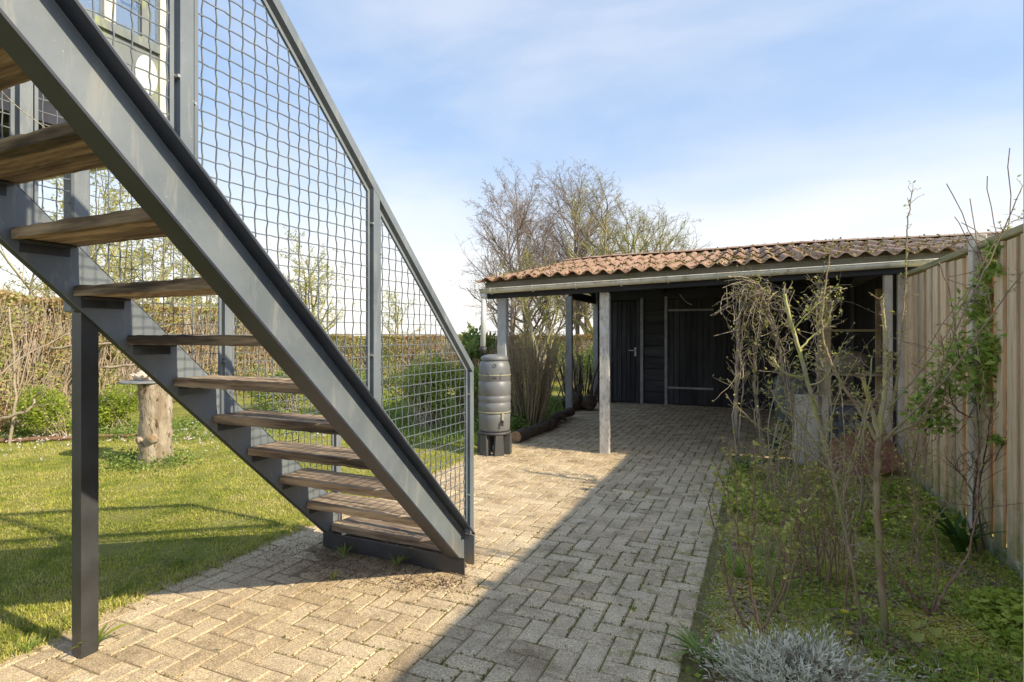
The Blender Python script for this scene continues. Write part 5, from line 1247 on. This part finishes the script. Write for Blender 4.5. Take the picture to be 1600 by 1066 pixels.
for _ in range(150):
    a = rng.uniform(0, 6.28); el = rng.uniform(.15, 1.45); d = Vector((math.cos(a) * math.cos(el) * .33, math.sin(a) * math.cos(el) * .26, math.sin(el) * .24)) * rng.uniform(.8, 1); mb.tube([(0, 0, 0), d * .5 + Vector((0, 0, -.02)), d], [.005, .003, .002], 4, cap=False)
mb.build('stems', M_twig, t)
# rosettes, grass clumps, iris leaves
def straps(mb, n, L_, wd, lean, c=(0, 0, 0)):
    for _ in range(n):
        a = rng.uniform(0, 6.28); d = Vector((math.cos(a), math.sin(a), 0)); l = L_ * rng.uniform(.6, 1.15); ln = lean * rng.uniform(.5, 1.3); s__ = Vector((-d.y, d.x, 0)); vs = []; k_ = 5; mb.cur = rng.random()
        for k in range(k_ + 1):
            t_ = k / k_; p = Vector(c) + d * (.01 + l * ln * t_ * t_ + l * .12 * t_) + Vector((0, 0, l * (t_ - .55 * ln * t_ ** 2))); w_ = wd * (.55 + 1.2 * t_ - 1.65 * t_ * t_) if k < k_ else .0006; vs += [p - s__ * w_, p + Vector((0, 0, -w_ * .5)), p + s__ * w_]
        fs = []
        for k in range(k_):
            for q in (0, 1): fs.append((3 * k + q, 3 * k + q + 1, 3 * k + q + 4, 3 * k + q + 3))
        mb.add(vs, fs)
def strap_plant(name, label, cat, loc, n, L_, wd, lean, m, group=None):
    mb = MB(); straps(mb, n, L_, wd, lean); return mb.build(name, m, None, True, label, cat, group, loc=loc)
strap_plant('leaf_rosette', 'ragged green leaf rosette on the last pavers beside the lavender', 'weed', G(1092, 1030), 22, .15, .013, 1.0, M_leaf_mid)
strap_plant('leaf_rosette', 'smaller leaf rosette between paving rosette and lavender', 'weed', G(1128, 1046), 14, .11, .012, .9, M_leaf_mid)
strap_plant('grass_clump', 'bright green grass clump near the paving edge left of the yellow flowers', 'grass clump', G(1152, 905, 0), 60, .26, .0035, .7, M_grass2)
strap_plant('grass_clump', 'thin grass clump left of the thick shrub trunk', 'grass clump', G(1205, 880, 0), 30, .22, .003, .7, M_grass2)
strap_plant('iris_clump', 'dark green sword leaved clump at the carport end of the bed', 'iris', G(1212, 722, 0), 26, .48, .016, .38, M_leaf_dark)
strap_plant('iris_clump', 'blue green low leaf clump beside the sword leaves', 'plant', G(1165, 735, 0), 40, .22, .008, .8, leafmat('blue_green_leaf', [(.10, .17, .12), (.2, .3, .22)], .25))
strap_plant('fern_clump', 'dark broad leaved clump at the fence foot below the climber', 'fern', Vector((1.22, 4.45, 0)), 26, .34, .025, .6, M_leaf_dark)
# yellow flowers
for (px, py, n, lab) in ((1214, 800, 6, 'little group of yellow flowers in the middle of the bed'), (1284, 808, 4, 'pair of yellow flower heads right of the larger flower group'), (1328, 990, 2, 'single tiny yellow flower behind the lavender')):
    c = G(px, py, .06); t = thing('yellow_flowers', lab, 'flowers', (c.x, c.y, 0))
    for _ in range(n):
        x, y, z = rng.gauss(0, .06), rng.gauss(0, .08), rng.uniform(.06, .13); mb = MB(); mb.tube([(x * .8, y * .8, 0), (x, y, z)], .0016, 4); mb.build('stalk', M_cane, t)
        mb = MB()
        for k in range(11): a = k * .571; mb.add([(x, y, z + .002), (x + .016 * math.cos(a - .2), y + .016 * math.sin(a - .2), z + .005), (x + .019 * math.cos(a), y + .019 * math.sin(a), z + .006), (x + .016 * math.cos(a + .2), y + .016 * math.sin(a + .2), z + .005)], [(0, 1, 2, 3)])
        mb.build('flower_head', M_flower_y, t)
# big heart-shaped pale leaves
t = thing('broad_leaf_plant', 'seedling with broad pale yellow green leaves at the foot of the fan shaped shrub', 'plant', (G(1442, 985).x, G(1442, 985).y, 0)); c0 = t.location
for (px, py, r) in ((1430, 992, .035), (1428, 972, .026), (1458, 983, .032), (1440, 970, .02)):
    c = G(px, py, .09) - c0; mb = MB(); vs = [c + Vector((0, 0, -.006))]; nn_ = 14
    for k in range(nn_): a = 2 * math.pi * k / nn_; rr = r * (1 - .18 * math.cos(2 * a) + .12 * math.cos(a)); vs.append(c + Vector((rr * math.cos(a), rr * math.sin(a), .012 * math.cos(2 * a))))
    mb.add(vs, [(0, k + 1, (k + 1) % nn_ + 1) for k in range(nn_)]); mb.cur = .7; lf = mb.build('leaf', M_leaf_bud, t, True); mb = MB(); mb.tube([(0, 0, 0), c + Vector((0, 0, -.008))], .0015, 4); mb.build('leaf_stalk', M_cane, lf)
# dark round-leaved ground cover by the fence foot
def gc():
    a = rng.uniform(0, 6.28); r = math.sqrt(rng.random()); return (1.22 + .26 * r * math.cos(a), 3.42 + .42 * r * math.sin(a), (.14 * (1 - r * r) + .01) * rng.uniform(.6, 1.1))
cover('ground_ivy', 'dense dark green mound of small round leaves at the fence foot', gc, 1700, M_leaf_green, .034, lambda x, y: 0., up=.1, aspect=.95, flat=.5)
# moss, seedlings, dead leaves, bits over the bed
def bedpt(zs):
    def f():
        D = 2.2 + 4.6 * rng.random() ** 1.4; X = rng.uniform(.05, .9) * D; p = c2w(X, D)
        if p.x < RX + rng.uniform(-.03, .05) or p.x > 1.4 or p.y > 7.0: return None
        return (p.x, p.y, abs(rng.gauss(0, zs)) + .003)
    return f
def masked(f, thr, sc__, off):
    def g():
        p = f()
        if p is None or nz(p[0], p[1], sc__, off) < thr + rng.gauss(0, .08): return None
        return p
    return g
cover('moss', 'yellow green moss cushions spread over the garden bed', masked(bedpt(.006), -.12, 3.4, 11), 62000, leafmat('moss_tuft', [(.36, .32, .06), (.52, .47, .09), (.64, .58, .15), (.50, .38, .18)], .15), .012, bed_z, up=.1, aspect=.8, flat=.7)
cover('seedlings', 'small green seedlings and weeds spread over the garden bed', masked(bedpt(.018), .02, 2.3, 21), 5500, M_leaf_green, .026, bed_z, up=.2, aspect=.7, flat=.6)
cover('back_weeds', 'lush low weeds at the carport end of the bed', masked(lambda: (lambda p: None if p is None or p[1] < 4.6 else (p[0], p[1], p[2]))(bedpt(.05)()), -.1, 2.0, 31), 4200, M_leaf_green, .042, bed_z, up=.2, aspect=.6, flat=.5)
cover('leaf_litter', 'brown dead leaves and litter lying on the garden bed', masked(bedpt(.006), -.2, 3.0, 41), 10000, M_litter, .032, bed_z, up=0., aspect=.6, flat=.7)
gp = scatter(5000, masked(bedpt(.001), -.1, 2.6, 51)); gp[:, 2] = [bed_z(a, b_) - .002 for a, b_, _ in gp]
tag(link('bed_grass', blades_mesh('bed_grass', gp, .07, M_grass2, .004, .9), None), 'thin grass blades growing through the moss of the bed', 'grass', kind='stuff')
mb = MB()
for _ in range(150):
    p = None
    while p is None: p = bedpt(.001)()
    a = rng.uniform(0, 6.28); l = rng.uniform(.06, .3); z = bed_z(p[0], p[1]) + .008; q = Vector((p[0], p[1], z)); e = q + Vector((math.cos(a) * l, math.sin(a) * l, rng.uniform(0, .04))); mb.tube([q, q.lerp(e, .5) + Vector((0, 0, .012)), e], [.003, .0022, .001], 4)
tag(mb.build('fallen_twigs', M_twig, None), 'pale thin twigs and straws lying over the bed', 'twigs', kind='stuff')
# moss lumps and weeds in the paving joints
def jp():
    x, y, a, k = plist[rng.randrange(len(plist))]
    if y > 7.2 and rng.random() < .8: return None
    if x < -1.5 and rng.random() < .72: return None
    L_ = PW * k / 2; u_, v_ = rng.choice(((rng.uniform(-L_, L_), PW / 2 * rng.choice((-1, 1))), (L_ * rng.choice((-1, 1)), rng.uniform(-PW / 2, PW / 2)))); X, Y = x + u_ * math.cos(a) - v_ * math.sin(a), y + u_ * math.sin(a) + v_ * math.cos(a)
    if nz(X, Y, 2.6, 61) < .02 - .15 * (X > -.8) + rng.gauss(0, .1): return None
    return (X + rng.gauss(0, .005), Y + rng.gauss(0, .005), pz(X, Y) - .003)
jpp = scatter(16000, jp)
tag(link('joint_moss', leaves_mesh('joint_moss', jpp, .011, leafmat('joint_moss_tuft', [(.10, .10, .02), (.2, .19, .04), (.3, .27, .07)], .1), up=.8, aspect=.7), None, path), kind='stuff')
for (px, py, lab, n, L_) in ((148, 1014, 'fresh broad leaved weed at the foot of the black support post', 9, .16), (538, 868, 'small weed left under the lowest tread', 22, .09), (620, 884, 'small weed under the middle of the lowest tread', 20, .09), (45, 1018, 'tiny grass tuft in the paving at the lower left', 26, .06), (782, 700, 'narrow leaved weed growing between the feet of the rain barrel', 26, .16),
                             (756, 690, 'pale weed at the left side of the rain barrel foot', 26, .2), (520, 905, 'tiny sprig in the sandy joints before the stair foot', 8, .06), (1148, 800, 'greenish sprig on the edge of the paving beside the bed', 10, .10), (988, 955, 'tiny plant in a paving joint in the shade', 8, .035), (405, 842, 'blue green seedling on the pavers left of the stair foot', 8, .09)):
    w_ = .012 if L_ > .15 and n < 12 else .004; strap_plant('weed', lab, 'weed', G(px, py), n, L_, w_, .7, M_grass2 if n > 12 else M_leaf_green)
# crumbs of dirt and dead leaves by the stair foot, tufts along lawn edge
dp = scatter(240, lambda: (lambda p: (p.x + rng.gauss(0, .06), p.y + rng.gauss(0, .04), .004 + abs(rng.gauss(0, .004))))(G(rng.choice((706, 700, 690, 640)), rng.choice((908, 912, 915)))))
tag(link('dirt_crumbs', leaves_mesh('dirt_crumbs', dp, .016, M_litter, up=.1, aspect=.7), None), 'little heap of dry crumbs and dead leaves by the near stringer foot', 'debris', kind='stuff')
dp = scatter(500, lambda: (lambda x, y: (x, y, pz(x, y) + .002) if inside(x, y) else None)(rng.uniform(-3.0, 1.0), 1.5 + 10 * rng.random() ** 1.2))
tag(link('scattered_leaves', leaves_mesh('scattered_leaves', dp, .016, M_litter, up=-.1, aspect=.5), None), 'scattered dry leaf bits lying on the paving', 'leaves', kind='stuff')
ep = scatter(8000, lambda: (lambda y: (lambda x: (x, y, -.012))(lawn_edge(y) - .01 + rng.gauss(0, .04)))(rng.uniform(1.3, 6.2)))
tag(link('edge_grass', blades_mesh('edge_grass', ep, .045, M_grass, .005, 1.0), None), 'ragged grass fringe overhanging the left paving edge', 'grass', kind='stuff')
ll = scatter(900, lambda: (lambda p: (p[0], p[1], .004) if p is not None else None)(lawn_pt()))
tag(link('lawn_litter', leaves_mesh('lawn_litter', ll, .022, M_litter, up=.0, aspect=.5), None), 'dry straw and leaf bits lying on the lawn', 'leaves', kind='stuff')

# more thin stems through the near bed, crumbs of soil at the stair foot, twigs and scraps
for q, (px, D, n_, w_, hmin, hmax, lab) in enumerate(((1212, 3.0, 7, 26, .45, .85, 'loose cluster of thin red brown stems above the lavender'), (1262, 3.25, 8, 34, .5, .95, 'cluster of thin red brown stems just behind the lavender mound'), (1335, 3.1, 6, 30, .4, .9, 'thin crossing stems right behind the dark slender shrub'), (1418, 3.4, 6, 28, .4, .8, 'thin stems standing between thick trunk and fence'), (1160, 4.2, 6, 26, .35, .75, 'thin stems at the paving edge halfway to the carport'), (1400, 4.4, 8, 40, .5, 1.0, 'stems before the leaning reddish boards'))):
    brush = []
    for k in range(n_):
        x0 = px + rng.gauss(0, w_ * .6); d_ = D + rng.gauss(0, .12); y0 = HZ + F * H / d_; h_ = rng.uniform(hmin, hmax) * F / d_; dx = rng.gauss(0, w_ * 1.2)
        brush.append(([(x0, y0, d_), (x0 + dx * .3 + rng.gauss(0, 4), y0 - h_ * .4, d_), (x0 + dx * .7 + rng.gauss(0, 5), y0 - h_ * .75, d_), (x0 + dx, y0 - h_, d_)], rng.uniform(.0028, .0055), .0014))
    cane_plant('thin_stems', lab, 'shrub', brush, M_twig_red if q % 3 else M_cane_br, twig=.8, twm=M_twig_red, budm=M_leaf_bud, bsize=.02, twl=.09)
def crumb():
    x = rng.gauss(-2.25, .42); y = rng.gauss(2.86, .16)
    return (x, y, pz(x, y) + .002) if inside(x, y) else None
dp = scatter(5200, crumb)
tag(link('soil_crumbs', leaves_mesh('soil_crumbs', dp, .0075, leafmat('soil_crumb', [(.12, .085, .055), (.24, .18, .12), (.36, .28, .19)], .0, .95), up=.4, aspect=.9), None), 'crumbs of dry soil gathered on the pavers below the lowest tread', 'soil', kind='stuff')
